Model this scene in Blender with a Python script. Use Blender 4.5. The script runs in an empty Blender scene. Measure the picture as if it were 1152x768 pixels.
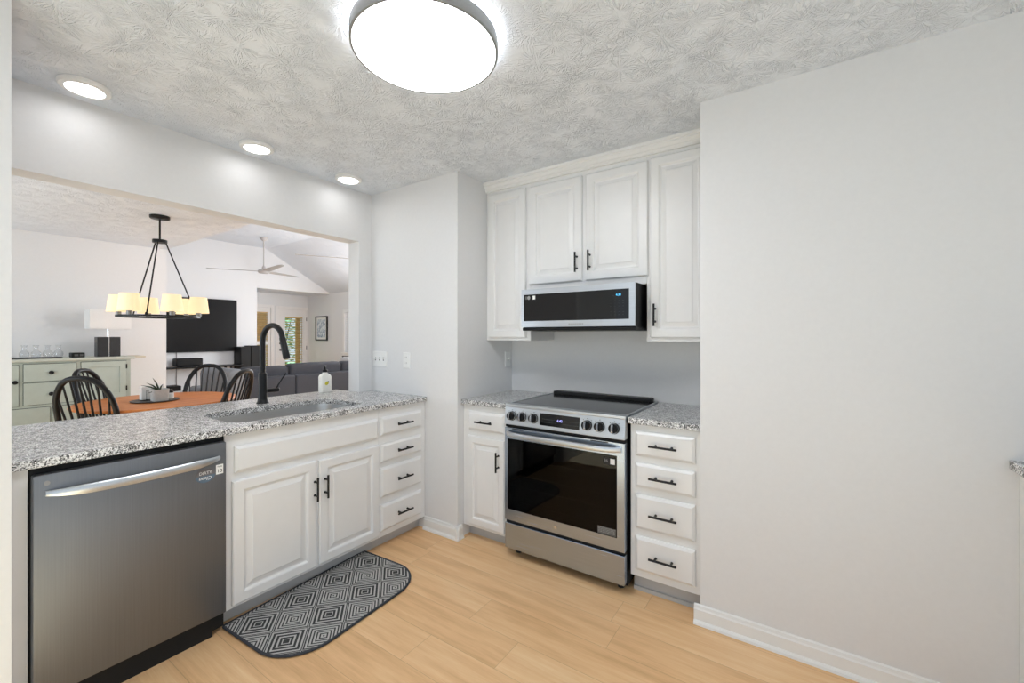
import bpy, bmesh, math, random
from mathutils import Vector, Matrix
random.seed(7)
S = bpy.context.scene
COL = S.collection
PI = math.pi

# ------------------------------------------------------------------ camera
cam_d = bpy.data.cameras.new('camera')
cam = bpy.data.objects.new('camera', cam_d)
COL.objects.link(cam)
cam.location = (0, 0, 1.344)
cam.rotation_euler = (PI / 2, 0, math.radians(34.12))
cam_d.sensor_fit = 'HORIZONTAL'
cam_d.sensor_width = 36.0
cam_d.lens = 36.0 * 481.48 / 1152.0
cam_d.shift_y = -(384 - 378.17) / 1152.0
cam_d.clip_start = 0.02
S.camera = cam

# ------------------------------------------------------------------ world, lights, exposure
S.view_settings.view_transform = 'Standard'
S.view_settings.look = 'None'
S.view_settings.gamma = 1.0
S.view_settings.use_curve_mapping = False
S.view_settings.exposure = 0.33
S.cycles.use_denoising = True
S.cycles.max_bounces = 8
S.cycles.diffuse_bounces = 5
S.cycles.sample_clamp_indirect = 6.0

W = bpy.data.worlds.new('daylight')
S.world = W
W.use_nodes = True
bg = W.node_tree.nodes['Background']
bg.inputs['Color'].default_value = (0.80, 0.90, 1.0, 1)
bg.inputs['Strength'].default_value = 0.76

KITCHEN_LAMP = 17.5
CAN_LAMP = 11.0
def area(name, loc, rot, sx, sy, power, color=(1, 1, 1)):
    l = bpy.data.lights.new(name, 'AREA')
    l.shape = 'RECTANGLE'; l.size = sx; l.size_y = sy; l.energy = power; l.color = color
    o = bpy.data.objects.new(name, l); COL.objects.link(o)
    o.location = loc; o.rotation_euler = rot
    return o
bounce_sun_d = bpy.data.lights.new('bounce_sun', 'SUN'); bounce_sun_d.energy = 18.0; bounce_sun_d.angle = 0.02; bounce_sun_d.color = (0.50, 0.74, 1.0)
bounce_sun = bpy.data.objects.new('bounce_sun', bounce_sun_d); COL.objects.link(bounce_sun)
bounce_sun.rotation_euler = (math.radians(25), 0, 0)      # high sun from behind the camera, added for its floor bounce onto the ceiling
# unseen fill lamps added to brighten the living and dining rooms
area('living_fill_light', (-7.2, 6.38, 1.5), (-PI / 2, 0, 0), 1.6, 1.5, 75, (0.92, 0.96, 1.0))
area('living_side_fill', (-3.05, 3.4, 1.6), (0, PI / 2, -PI / 4), 1.4, 1.4, 120, (0.97, 0.97, 1.0))
area('dining_fill_light', (-4.6, -1.7, 1.3), (PI / 2, 0, 0), 2.4, 1.3, 26, (0.80, 0.90, 1.0))

# ------------------------------------------------------------------ node helpers
class NT:
    def __init__(s, m):
        m.use_nodes = True
        s.t = m.node_tree
        s.b = s.t.nodes.get('Principled BSDF')
        s.out = s.t.nodes.get('Material Output')
    def n(s, typ, **kw):
        nd = s.t.nodes.new(typ)
        for k, v in kw.items():
            setattr(nd, k, v)
        return nd
    def put(s, sock, v):
        if isinstance(v, bpy.types.NodeSocket):
            s.t.links.new(v, sock)
        else:
            sock.default_value = v
    def m(s, op, a, b=0.0, c=0.0, clamp=False):
        nd = s.n('ShaderNodeMath', operation=op)
        nd.use_clamp = clamp
        s.put(nd.inputs[0], a); s.put(nd.inputs[1], b); s.put(nd.inputs[2], c)
        return nd.outputs[0]
    def vm(s, op, a, b=(0, 0, 0)):
        nd = s.n('ShaderNodeVectorMath', operation=op)
        s.put(nd.inputs[0], a); s.put(nd.inputs[1], b)
        return nd.outputs[0]
    def pos(s):
        return s.n('ShaderNodeNewGeometry').outputs['Position']
    def objc(s):
        return s.n('ShaderNodeTexCoord').outputs['Object']
    def sep(s, v):
        nd = s.n('ShaderNodeSeparateXYZ'); s.put(nd.inputs[0], v)
        return nd.outputs
    def comb(s, x, y, z):
        nd = s.n('ShaderNodeCombineXYZ')
        s.put(nd.inputs[0], x); s.put(nd.inputs[1], y); s.put(nd.inputs[2], z)
        return nd.outputs[0]
    def noise(s, v, scale, detail=3, rough=0.5, dim='3D', out='Fac'):
        nd = s.n('ShaderNodeTexNoise', noise_dimensions=dim)
        s.put(nd.inputs['Vector'], v); s.put(nd.inputs['Scale'], scale)
        s.put(nd.inputs['Detail'], detail); s.put(nd.inputs['Roughness'], rough)
        return nd.outputs[out]
    def ramp(s, f, stops, interp='LINEAR'):
        nd = s.n('ShaderNodeValToRGB')
        nd.color_ramp.interpolation = interp
        e = nd.color_ramp.elements
        while len(e) < len(stops):
            e.new(0.5)
        for i, (p, c) in enumerate(stops):
            e[i].position = p
            e[i].color = c if len(c) == 4 else (*c, 1)
        s.put(nd.inputs[0], f)
        return nd.outputs[0]
    def mix(s, f, a, b, blend='MIX'):
        nd = s.n('ShaderNodeMix', data_type='RGBA', blend_type=blend)
        s.put(nd.inputs[0], f)
        s.put(nd.inputs[6], a if isinstance(a, bpy.types.NodeSocket) else (*a, 1))
        s.put(nd.inputs[7], b if isinstance(b, bpy.types.NodeSocket) else (*b, 1))
        return nd.outputs[2]
    def bump(s, h, strength=0.3, dist=0.002):
        nd = s.n('ShaderNodeBump')
        s.put(nd.inputs['Height'], h)
        nd.inputs['Strength'].default_value = strength
        nd.inputs['Distance'].default_value = dist
        s.t.links.new(nd.outputs[0], s.b.inputs['Normal'])
    def set(s, k, v):
        s.put(s.b.inputs[k], v)

def srgb(r, g, b):
    f = lambda c: (c / 255 / 12.92) if c / 255 <= 0.04045 else ((c / 255 + 0.055) / 1.055) ** 2.4
    return (f(r), f(g), f(b))

def mat(name, rgb, rough=0.5, metal=0.0, emit=None, es=0.0, grain=None, coat=0.0, spec=0.5):
    m = bpy.data.materials.new(name)
    t = NT(m)
    c = srgb(*rgb)
    t.set('Base Color', (*c, 1)); t.set('Roughness', rough); t.set('Metallic', metal)
    t.set('Coat Weight', coat); t.set('Specular IOR Level', spec)
    if emit:
        t.set('Emission Color', (*srgb(*emit), 1)); t.set('Emission Strength', es)
    if grain:
        sc, st, amt = grain
        n = t.noise(t.objc(), sc, 4)
        f = t.ramp(n, [(0.3, tuple(x * (1 - amt) for x in c)), (0.7, tuple(min(1, x * (1 + amt)) for x in c))])
        t.set('Base Color', f)
        if st:
            t.bump(n, st, 0.002)
    return m

M = {}
M['wall'] = mat('wall_paint', (226, 226, 226), 0.6, grain=(60, 0.03, 0.01))
M['trim'] = mat('trim_paint', (236, 236, 234), 0.35, grain=(20, 0, 0.005))
M['cab'] = mat('cabinet_paint', (232, 232, 231), 0.32, grain=(14, 0.02, 0.01))
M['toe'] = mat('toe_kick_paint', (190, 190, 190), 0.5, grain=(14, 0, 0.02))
M['black'] = mat('black_metal', (20, 20, 21), 0.38, 0.3, grain=(40, 0, 0.1))
M['blackplastic'] = mat('black_plastic', (9, 9, 10), 0.5, grain=(40, 0, 0.1), spec=0.3)
M['gloss'] = mat('black_glass', (9, 9, 10), 0.06, grain=(8, 0, 0.05))
M['cooktop'] = mat('cooktop_glass', (24, 24, 25), 0.12, grain=(30, 0, 0.1))
M['dark'] = mat('dark_interior', (10, 10, 10), 0.7, grain=(30, 0, 0.1))
M['chrome'] = mat('chrome', (215, 215, 215), 0.15, 1.0, grain=(30, 0, 0.03))
M['nickel'] = mat('brushed_nickel', (135, 135, 135), 0.35, 0.9, grain=(60, 0, 0.05))
M['knobmetal'] = mat('knob_metal', (150, 150, 152), 0.25, 1.0, grain=(60, 0, 0.05))
M['diffuser'] = mat('lamp_diffuser', (240, 238, 234), 0.4, emit=(244, 248, 255), es=KITCHEN_LAMP, grain=(8, 0, 0.005))
M['glowband'] = mat('lamp_glow_band', (240, 240, 240), 0.4, emit=(255, 252, 246), es=1.6, grain=(8, 0, 0.005))
M['can'] = mat('downlight_lens', (250, 250, 250), 0.4, emit=(250, 250, 252), es=CAN_LAMP, grain=(8, 0, 0.005))
M['plate'] = mat('switch_plate_plastic', (238, 238, 236), 0.3, grain=(20, 0, 0.005))
M['slot'] = mat('slot_grey', (88, 88, 86), 0.5, grain=(20, 0, 0.05))
M['sage'] = mat('sage_paint', (184, 193, 184), 0.45, grain=(18, 0.03, 0.03))
M['sagetop'] = mat('sideboard_top_paint', (196, 199, 188), 0.4, grain=(18, 0.03, 0.03))
M['chair'] = mat('black_chair_paint', (19, 20, 23), 0.35, grain=(25, 0, 0.1), spec=0.3)
M['shade'] = mat('chandelier_shade_linen', (236, 224, 190), 0.8, emit=(255, 228, 178), es=0.42, grain=(90, 0.02, 0.03))
M['whiteshade'] = mat('white_linen_shade', (236, 235, 234), 0.8, grain=(120, 0.03, 0.02))
M['sofa'] = mat('charcoal_upholstery', (56, 58, 64), 0.9, grain=(220, 0.15, 0.10))
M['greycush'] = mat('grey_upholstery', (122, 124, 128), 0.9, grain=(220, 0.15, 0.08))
M['lightgrey'] = mat('light_grey_upholstery', (196, 198, 202), 0.9, grain=(220, 0.15, 0.06))
M['tv'] = mat('television_screen', (20, 20, 21), 0.3, grain=(4, 0, 0.05), spec=0.2)
M['fan'] = mat('fan_white', (186, 182, 180), 0.5, grain=(12, 0, 0.02))
M['door'] = mat('door_paint', (234, 231, 228), 0.4, grain=(12, 0, 0.01))
M['tan'] = mat('wood_blind_slats', (204, 170, 112), 0.55, grain=(30, 0, 0.15))
M['whiteblind'] = mat('white_blind_slats', (240, 240, 238), 0.5, grain=(30, 0, 0.02))
M['leaf'] = mat('shrub_leaves', (86, 122, 66), 0.6, grain=(6, 0, 0.4))
M['plant'] = mat('plant_leaf', (44, 58, 38), 0.5, grain=(30, 0, 0.2))
M['greenleaf'] = mat('bright_leaf', (120, 150, 60), 0.5, grain=(30, 0, 0.2))
M['concrete'] = mat('pale_concrete', (196, 196, 193), 0.8, grain=(45, 0.1, 0.08))
M['paper'] = mat('white_paper', (240, 240, 238), 0.7, grain=(45, 0, 0.02))
M['slate'] = mat('dark_slate', (62, 60, 58), 0.5, grain=(45, 0.1, 0.15))
M['cordage'] = mat('cord_grey', (150, 148, 146), 0.6, grain=(45, 0, 0.05))
M['jet'] = mat('black_stone', (30, 30, 31), 0.35, grain=(9, 0, 0.5))
M['blue'] = mat('blue_padding', (62, 104, 170), 0.7, grain=(60, 0.1, 0.1))
M['ring'] = mat('light_ring_grey', (142, 142, 140), 0.4, 0.4, grain=(30, 0, 0.03))
M['soaplabel'] = mat('soap_label', (242, 242, 236), 0.5, grain=(60, 0, 0.02))
M['lemon'] = mat('lemon_print', (206, 196, 60), 0.5, grain=(120, 0, 0.15))
M['olive'] = mat('olive_print', (70, 78, 38), 0.5, grain=(120, 0, 0.15))
M['white'] = mat('white_ink', (235, 235, 235), 0.5, grain=(60, 0, 0.02))
M['greyink'] = mat('grey_ink', (150, 150, 150), 0.5, grain=(60, 0, 0.02))
M['blackink'] = mat('black_ink', (25, 25, 25), 0.5, grain=(60, 0, 0.02))
M['magtop'] = mat('magnet_grey', (112, 108, 110), 0.45, grain=(120, 0, 0.1))
M['magbot'] = mat('magnet_blue', (92, 112, 130), 0.45, grain=(120, 0, 0.1))
M['cyan'] = mat('display_cyan', (80, 190, 250), 0.4, emit=(90, 200, 255), es=1.3)
M['violet'] = mat('display_violet', (160, 160, 240), 0.4, emit=(165, 165, 250), es=1.1)
M['dimink'] = mat('dim_ink', (58, 60, 62), 0.5, grain=(60, 0, 0.05))
M['rubber'] = mat('rubber', (18, 18, 18), 0.8, grain=(60, 0, 0.1))
M['earth'] = mat('lawn', (120, 140, 90), 0.9, grain=(8, 0.1, 0.3))

def wood(name, c0, c1, axis, rough=0.35, scale=1.0):
    m = bpy.data.materials.new(name); t = NT(m)
    st = [9 * scale] * 3; st[axis] = 0.9 * scale
    v = t.vm('MULTIPLY', t.objc(), tuple(st))
    w = t.noise(v, 3.0, 6, 0.6)
    f = t.noise(t.vm('MULTIPLY', v, (6, 6, 6)), 4.0, 3, 0.6)
    k = t.m('ADD', t.m('MULTIPLY', w, 0.7), t.m('MULTIPLY', f, 0.3))
    t.set('Base Color', t.ramp(k, [(0.35, srgb(*c0)), (0.65, srgb(*c1))]))
    t.set('Roughness', rough); t.set('Specular IOR Level', 0.3)
    return m
M['table'] = wood('orange_wood', (190, 106, 48), (222, 142, 76), 1, 0.4)
M['beigewood'] = wood('pale_wood_edge', (196, 186, 164), (212, 202, 182), 1, 0.5)

def ceiling_mat(name, rgb, strength):
    m = bpy.data.materials.new(name); t = NT(m)
    t.set('Base Color', (*srgb(*rgb), 1)); t.set('Roughness', 0.85)
    p = t.pos()
    x, y, _ = t.sep(p)
    flat = t.comb(x, y, 0.0)
    wob = t.noise(flat, 9.0, 2, 0.5, out='Color')
    warp = t.vm('ADD', flat, t.vm('MULTIPLY', t.vm('SUBTRACT', wob, (0.5, 0.5, 0.5)), (0.03, 0.03, 0)))
    h = None
    for sc, off in ((6.2, (0, 0, 0)), (7.1, (3.37, 1.71, 0)), (6.6, (1.13, 5.41, 0))):
        vor = t.n('ShaderNodeTexVoronoi', voronoi_dimensions='2D', feature='F1')
        t.put(vor.inputs['Vector'], t.vm('ADD', warp, off)); t.put(vor.inputs['Scale'], sc)
        d = t.vm('SUBTRACT', t.vm('ADD', warp, off), vor.outputs['Position'])
        dx, dy, _z = t.sep(d)
        ang = t.m('ARCTAN2', dy, dx)
        rad = t.m('SQRT', t.m('ADD', t.m('MULTIPLY', dx, dx), t.m('MULTIPLY', dy, dy)))
        rnd = t.sep(vor.outputs['Color'])[0]
        vv = t.comb(t.m('MULTIPLY', t.m('COSINE', ang), 2.6), t.m('MULTIPLY', t.m('SINE', ang), 2.6),
                    t.m('ADD', t.m('MULTIPLY', rad, 7.0), t.m('MULTIPLY', rnd, 40.0)))
        n = t.noise(vv, 1.25, 2, 0.55)
        ridge = t.m('SUBTRACT', 1.0, t.m('ABSOLUTE', t.m('MULTIPLY', t.m('SUBTRACT', n, 0.5), 15.0)), clamp=True)
        fade = t.m('MULTIPLY', t.m('SUBTRACT', 1.3, t.m('MULTIPLY', rad, 10.0), clamp=True), t.m('MULTIPLY', t.m('SUBTRACT', rad, 0.012), 60.0, clamp=True))
        hh = t.m('MULTIPLY', ridge, fade)
        h = hh if h is None else t.m('MAXIMUM', h, hh)
    mask = t.m('MULTIPLY', t.m('SUBTRACT', t.noise(flat, 9.0, 2), 0.27), 5.0, clamp=True)
    h = t.m('MULTIPLY', h, mask)
    t.bump(h, strength, 0.0065)
    return m
M['ceil'] = ceiling_mat('stomped_ceiling_plaster', (231, 236, 243), 0.75)

def floor_mat():
    m = bpy.data.materials.new('oak_plank_floor'); t = NT(m)
    x, y, z = t.sep(t.pos())
    PW, PL = 0.18, 1.22
    r = t.m('DIVIDE', t.m('SUBTRACT', y, 1.933), PW)
    row = t.m('FLOOR', r)
    wn = t.n('ShaderNodeTexWhiteNoise', noise_dimensions='1D'); t.put(wn.inputs['W'], t.m('ADD', row, 0.5))
    off = t.m('MULTIPLY', t.m('MULTIPLY', wn.outputs['Value'], t.m('GREATER_THAN', t.m('ABSOLUTE', row), 0.5)), 1.0)
    c = t.m('ADD', t.m('DIVIDE', t.m('ADD', x, 0.748), PL), off)
    colm = t.m('FLOOR', c)
    wn2 = t.n('ShaderNodeTexWhiteNoise', noise_dimensions='2D'); t.put(wn2.inputs['Vector'], t.comb(row, colm, 0.0))
    pv = wn2.outputs['Value']
    fr = t.m('FRACT', r); fc = t.m('FRACT', c)
    er = t.m('MULTIPLY', t.m('MINIMUM', fr, t.m('SUBTRACT', 1.0, fr)), PW)
    ec = t.m('MULTIPLY', t.m('MINIMUM', fc, t.m('SUBTRACT', 1.0, fc)), PL)
    seam = t.m('LESS_THAN', t.m('MINIMUM', er, ec), 0.0012)
    gv = t.comb(t.m('ADD', t.m('MULTIPLY', x, 1.3), t.m('MULTIPLY', pv, 37.0)), t.m('MULTIPLY', y, 14.0), t.m('MULTIPLY', pv, 11.0))
    g1 = t.noise(gv, 1.6, 6, 0.62)
    g2 = t.noise(t.vm('MULTIPLY', gv, (2.0, 9.0, 1.0)), 2.0, 3, 0.6)
    k = t.m('ADD', t.m('MULTIPLY', g1, 0.75), t.m('MULTIPLY', g2, 0.25))
    k = t.m('ADD', k, t.m('MULTIPLY', t.m('SUBTRACT', pv, 0.5), 0.16))
    base = t.ramp(k, [(0.28, srgb(210, 164, 116)), (0.5, srgb(232, 188, 138)), (0.72, srgb(243, 208, 162))])
    cl = t.mix(t.m('MULTIPLY', seam, 0.35), base, srgb(130, 92, 60))
    t.set('Base Color', cl)
    t.set('Roughness', t.m('ADD', 0.36, t.m('MULTIPLY', g2, 0.12)))
    t.bump(t.m('SUBTRACT', t.m('MULTIPLY', g2, 0.3), seam), 0.12, 0.001)
    return m
M['floor'] = floor_mat()

def granite_mat():
    m = bpy.data.materials.new('speckled_granite'); t = NT(m)
    p = t.pos()
    w = t.vm('ADD', p, t.vm('MULTIPLY', t.vm('SUBTRACT', t.noise(p, 55, 3, out='Color'), (0.5, 0.5, 0.5)), (0.012, 0.012, 0.012)))
    def vor(sc):
        v = t.n('ShaderNodeTexVoronoi', feature='F1'); t.put(v.inputs['Vector'], w); t.put(v.inputs['Scale'], sc)
        return t.sep(v.outputs['Color'])
    a = vor(170); b = vor(270)
    big = t.noise(p, 26, 3)
    base = t.ramp(a[0], [(0.0, srgb(196, 196, 195)), (0.2, srgb(222, 222, 221)), (0.5, srgb(238, 238, 237)), (0.8, srgb(246, 246, 245))], 'CONSTANT')
    th = t.m('ADD', 0.62, t.m('MULTIPLY', t.m('SUBTRACT', big, 0.5), -0.9))
    blk = t.m('GREATER_THAN', b[1], t.m('ADD', th, 0.13))
    gry = t.m('GREATER_THAN', b[2], th)
    c = t.mix(t.m('MULTIPLY', gry, 0.85), base, srgb(128, 127, 126))
    c = t.mix(t.m('MULTIPLY', blk, 0.93), c, srgb(38, 36, 36))
    t.set('Base Color', c); t.set('Roughness', 0.16)
    return m
M['granite'] = granite_mat()

def steel(name, rgb, rough, axis=0):
    """brushed stainless; axis = brushing direction"""
    m = bpy.data.materials.new(name); t = NT(m)
    st = [260.0] * 3; st[axis] = 2.5
    v = t.vm('MULTIPLY', t.objc(), tuple(st))
    n = t.noise(v, 1.0, 3, 0.6)
    c = srgb(*rgb)
    t.set('Base Color', t.ramp(n, [(0.3, tuple(x * 0.94 for x in c)), (0.7, tuple(min(1, x * 1.05) for x in c))]))
    t.set('Metallic', 1.0)
    t.set('Roughness', t.m('ADD', rough - 0.04, t.m('MULTIPLY', n, 0.08)))
    t.bump(n, 0.04, 0.001)
    return m
M['steelx'] = steel('brushed_stainless', (176, 187, 202), 0.26, 0)
M['steelbright'] = steel('bright_stainless', (206, 210, 214), 0.33, 0)
M['dwsteel'] = steel('dishwasher_stainless', (132, 135, 140), 0.5, 2)
M['sinksteel'] = steel('sink_stainless', (205, 205, 204), 0.30, 1)

def glass_mat(name, tint, gl=0.04, edge=0.5, rough=0.02):
    m = bpy.data.materials.new(name); t = NT(m)
    tr = t.n('ShaderNodeBsdfTransparent'); tr.inputs[0].default_value = (*tint, 1)
    g = t.n('ShaderNodeBsdfGlossy'); g.inputs['Roughness'].default_value = rough
    lw = t.n('ShaderNodeLayerWeight'); lw.inputs['Blend'].default_value = 0.5
    f = t.m('ADD', gl, t.m('MULTIPLY', t.m('POWER', lw.outputs['Facing'], 4.0), edge), clamp=True)
    mx = t.n('ShaderNodeMixShader')
    t.put(mx.inputs[0], f); t.put(mx.inputs[1], tr.outputs[0]); t.put(mx.inputs[2], g.outputs[0])
    t.t.links.new(mx.outputs[0], t.out.inputs['Surface'])
    return m
M['pane'] = glass_mat('window_glass', (0.96, 0.98, 0.97))
M['oven_glass'] = glass_mat('tinted_oven_glass', (0.32, 0.32, 0.32), 0.018, 0.35)
M['carafe'] = glass_mat('clear_glass', (0.97, 0.975, 0.98), 0.05, 0.5)

def rug_mat(cx, cy):
    m = bpy.data.materials.new('diamond_weave'); t = NT(m)
    x0, y0, z = t.sep(t.pos())
    x = t.m('ADD', x0, t.m('MULTIPLY', t.m('SUBTRACT', y0, cy), RUG_ROT))
    y = t.m('SUBTRACT', y0, t.m('MULTIPLY', t.m('SUBTRACT', x0, cx), RUG_ROT))
    fx = t.m('ABSOLUTE', t.m('SUBTRACT', t.m('FRACT', t.m('DIVIDE', t.m('SUBTRACT', x, cx), RUG_PX)), 0.5))
    fy = t.m('ABSOLUTE', t.m('SUBTRACT', t.m('FRACT', t.m('DIVIDE', t.m('SUBTRACT', y, cy), RUG_PY)), 0.5))
    # fx,fy = 0.5 at lattice points, 0 halfway
    d = t.m('ADD', fx, fy)
    m_ = t.m('MINIMUM', d, t.m('SUBTRACT', 1.0, d))
    isA = t.m('GREATER_THAN', d, 0.5)
    ringA = t.m('LESS_THAN', t.m('FRACT', t.m('ADD', t.m('MULTIPLY', m_, 8.4), 0.05)), 0.56)
    ringB = t.m('LESS_THAN', t.m('FRACT', t.m('ADD', t.m('MULTIPLY', m_, 11.0), 0.15)), 0.44)
    core = t.m('LESS_THAN', m_, 0.085)
    ring = t.m('ADD', t.m('MULTIPLY', ringA, isA), t.m('MULTIPLY', ringB, t.m('SUBTRACT', 1.0, isA)))
    dark = t.m('MAXIMUM', ring, t.m('MULTIPLY', core, isA), clamp=True)
    wv = t.noise(t.vm('MULTIPLY', t.pos(), (420, 420, 40)), 1.0, 2)
    a = t.mix(wv, srgb(150, 149, 146), srgb(206, 205, 201))
    b = t.mix(wv, srgb(44, 44, 45), srgb(66, 66, 67))
    t.set('Base Color', t.mix(dark, a, b)); t.set('Roughness', 0.95)
    t.bump(wv, 0.4, 0.002)
    return m
RUG_PX, RUG_PY = 0.220, 0.2135
RUG_C = (-2.090, 0.985)
RUG_ROT = 0.056

def print_mat():
    m = bpy.data.materials.new('framed_print'); t = NT(m)
    v = t.vm('MULTIPLY', t.objc(), (9, 9, 5))
    n = t.noise(v, 2.2, 5, 0.7)
    t.set('Base Color', t.ramp(n, [(0.38, srgb(112, 132, 164)), (0.5, srgb(206, 213, 224)), (0.6, srgb(240, 241, 244))]))
    t.set('Roughness', 0.4)
    return m
M['print'] = print_mat()

# ------------------------------------------------------------------ mesh helpers
def new():
    return bmesh.new()

def box(bm, x0, x1, y0, y1, z0, z1, bev=0.0, seg=2):
    vs = [bm.verts.new((x, y, z)) for x in (x0, x1) for y in (y0, y1) for z in (z0, z1)]
    q = [(0, 1, 3, 2), (4, 6, 7, 5), (0, 4, 5, 1), (2, 3, 7, 6), (0, 2, 6, 4), (1, 5, 7, 3)]
    fs = [bm.faces.new([vs[i] for i in f]) for f in q]
    if bev:
        es = list({e for f in fs for e in f.edges})
        bmesh.ops.bevel(bm, geom=es, offset=bev, segments=seg, affect='EDGES', profile=0.5)

def frame_of(n):
    n = n.normalized()
    a = Vector((0, 0, 1)) if abs(n.z) < 0.9 else Vector((1, 0, 0))
    u = n.cross(a).normalized()
    return u, n.cross(u)

def ring_faces(bm, r0, r1):
    k = len(r0)
    for i in range(k):
        bm.faces.new((r0[i], r0[(i + 1) % k], r1[(i + 1) % k], r1[i]))

def tube(bm, pts, r, seg=10, caps=True, closed=False, flat=1.0):
    pts = [Vector(p) for p in pts]
    n = len(pts)
    rs = r if isinstance(r, (list, tuple)) else [r] * n
    rings = []
    u = None
    for i in range(n):
        if closed:
            d = pts[(i + 1) % n] - pts[i - 1]
        else:
            d = pts[min(i + 1, n - 1)] - pts[max(i - 1, 0)]
        d.normalize()
        if u is None:
            u, v = frame_of(d)
        else:
            u = (u - d * u.dot(d)).normalized()
            v = d.cross(u)
        rings.append([bm.verts.new(pts[i] + (u * math.cos(2 * PI * k / seg) + v * math.sin(2 * PI * k / seg) * flat) * rs[i]) for k in range(seg)])
    for i in range(n - 1):
        ring_faces(bm, rings[i], rings[i + 1])
    if closed:
        ring_faces(bm, rings[-1], rings[0])
    elif caps:
        bm.faces.new(list(reversed(rings[0])))
        bm.faces.new(rings[-1])

def cyl(bm, p0, p1, r0, r1=None, seg=20):
    tube(bm, [p0, p1], [r0, r0 if r1 is None else r1], seg)

def lathe(bm, prof, c=(0, 0, 0), seg=32, closed=False, axis='z'):
    def P(r, h, a):
        if axis == 'z':
            return (c[0] + r * math.cos(a), c[1] + r * math.sin(a), c[2] + h)
        if axis == 'y':
            return (c[0] + r * math.cos(a), c[1] + h, c[2] + r * math.sin(a))
        return (c[0] + h, c[1] + r * math.cos(a), c[2] + r * math.sin(a))
    rings = [[bm.verts.new(P(max(r, 1e-4), h, 2 * PI * k / seg)) for k in range(seg)] for r, h in prof]
    for a, b in zip(rings, rings[1:]):
        ring_faces(bm, a, b)
    if closed:
        ring_faces(bm, rings[-1], rings[0])
    else:
        bm.faces.new(list(reversed(rings[0]))); bm.faces.new(rings[-1])

def prism(bm, poly, z0, z1, axis='z'):
    """extrude a 2-D polygon: axis z -> (x,y); axis x -> (y,z); axis y -> (x,z)"""
    def P(a, b, h):
        return {'z': (a, b, h), 'x': (h, a, b), 'y': (a, h, b)}[axis]
    lo = [bm.verts.new(P(a, b, z0)) for a, b in poly]
    hi = [bm.verts.new(P(a, b, z1)) for a, b in poly]
    ring_faces(bm, lo, hi)
    bm.faces.new(list(reversed(lo))); bm.faces.new(hi)

def rrect(x0, x1, y0, y1, r, seg=6):
    rr = r if isinstance(r, (list, tuple)) else [r] * 4
    out = []
    for (cx, cy, a0), q in zip(((x1, y1, 0), (x0, y1, PI / 2), (x0, y0, PI), (x1, y0, 1.5 * PI)), rr):
        sx = -1 if cx == x1 else 1
        sy = -1 if cy == y1 else 1
        for k in range(seg + 1):
            a = a0 + PI / 2 * k / seg
            out.append((cx + sx * q + q * math.cos(a), cy + sy * q + q * math.sin(a)))
    return out

def slab_with_hole(bm, outer, hole, z0, z1):
    for z in (z0, z1):
        es = []
        loops = []
        for poly in (outer, hole):
            vs = [bm.verts.new((a, b, z)) for a, b in poly]
            loops.append(vs)
            es += [bm.edges.new((vs[i], vs[(i + 1) % len(vs)])) for i in range(len(vs))]
        bmesh.ops.triangle_fill(bm, use_beauty=True, use_dissolve=False, edges=es)
        if z == z0:
            lo = loops
        else:
            for a, b in zip(lo, loops):
                ring_faces(bm, a, b)

class Fr:
    """front frame: u to the right seen from the front, v up, n towards the viewer"""
    def __init__(s, o, facing):
        n, u = {'+x': ((1, 0, 0), (0, 1, 0)), '-y': ((0, -1, 0), (1, 0, 0)), '-x': ((-1, 0, 0), (0, -1, 0)), '+y': ((0, 1, 0), (-1, 0, 0))}[facing]
        s.M = Matrix((u, (0, 0, 1), n)).transposed().to_4x4()
        s.M.translation = Vector(o)
    def p(s, u, v, n=0.0):
        return s.M @ Vector((u, v, n))

def panel(bm, F, u0, u1, v0, v1, loops):
    """nested rectangles (inset, n); the last is capped, the back at n of the first"""
    rings = []
    for ins, n in loops:
        rings.append([bm.verts.new(F.p(u, v, n)) for u, v in ((u0 + ins, v0 + ins), (u1 - ins, v0 + ins), (u1 - ins, v1 - ins), (u0 + ins, v1 - ins))])
    for a, b in zip(rings, rings[1:]):
        ring_faces(bm, a, b)
    bm.faces.new(list(reversed(rings[0]))); bm.faces.new(rings[-1])

def fbox(bm, F, u0, u1, v0, v1, n0, n1, bev=0.0):
    t = new()
    box(t, u0, u1, v0, v1, n0, n1, bev)
    bmesh.ops.transform(t, matrix=F.M, verts=t.verts)
    me = bpy.data.meshes.new('tmp'); t.to_mesh(me); t.free()
    bm.from_mesh(me); bpy.data.meshes.remove(me)

OFF = {}
def obj(name, bm, m, parent=None, smooth=None, bevel=0.0, kind=None):
    bmesh.ops.recalc_face_normals(bm, faces=bm.faces)
    if parent is not None and parent in OFF:
        bmesh.ops.translate(bm, vec=-OFF[parent], verts=bm.verts)
    me = bpy.data.meshes.new(name)
    if smooth is not None:
        lim = math.radians(smooth)
        for f in bm.faces:
            f.smooth = True
        for e in bm.edges:
            if len(e.link_faces) != 2 or e.calc_face_angle(0) > lim:
                e.smooth = False
    bm.to_mesh(me); bm.free()
    o = bpy.data.objects.new(name, me); COL.objects.link(o)
    me.materials.append(m if not isinstance(m, str) else M[m])
    if parent is not None:
        o.parent = parent
        if parent in OFF:
            OFF[o] = OFF[parent]
    if bevel:
        b = o.modifiers.new('bevel', 'BEVEL'); b.width = bevel; b.segments = 2; b.limit_method = 'ANGLE'; b.angle_limit = math.radians(40)
    if kind:
        o['kind'] = kind
    return o

def thing(name, label, cat, loc=(0, 0, 0), rz=0.0, group=None, world=True):
    o = bpy.data.objects.new(name, None); COL.objects.link(o)
    o.location = loc; o.rotation_euler = (0, 0, rz); o.empty_display_size = 0.05
    o['label'] = label; o['category'] = cat
    if group:
        o['group'] = group
    if world:
        OFF[o] = Vector(loc)
    return o

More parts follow.
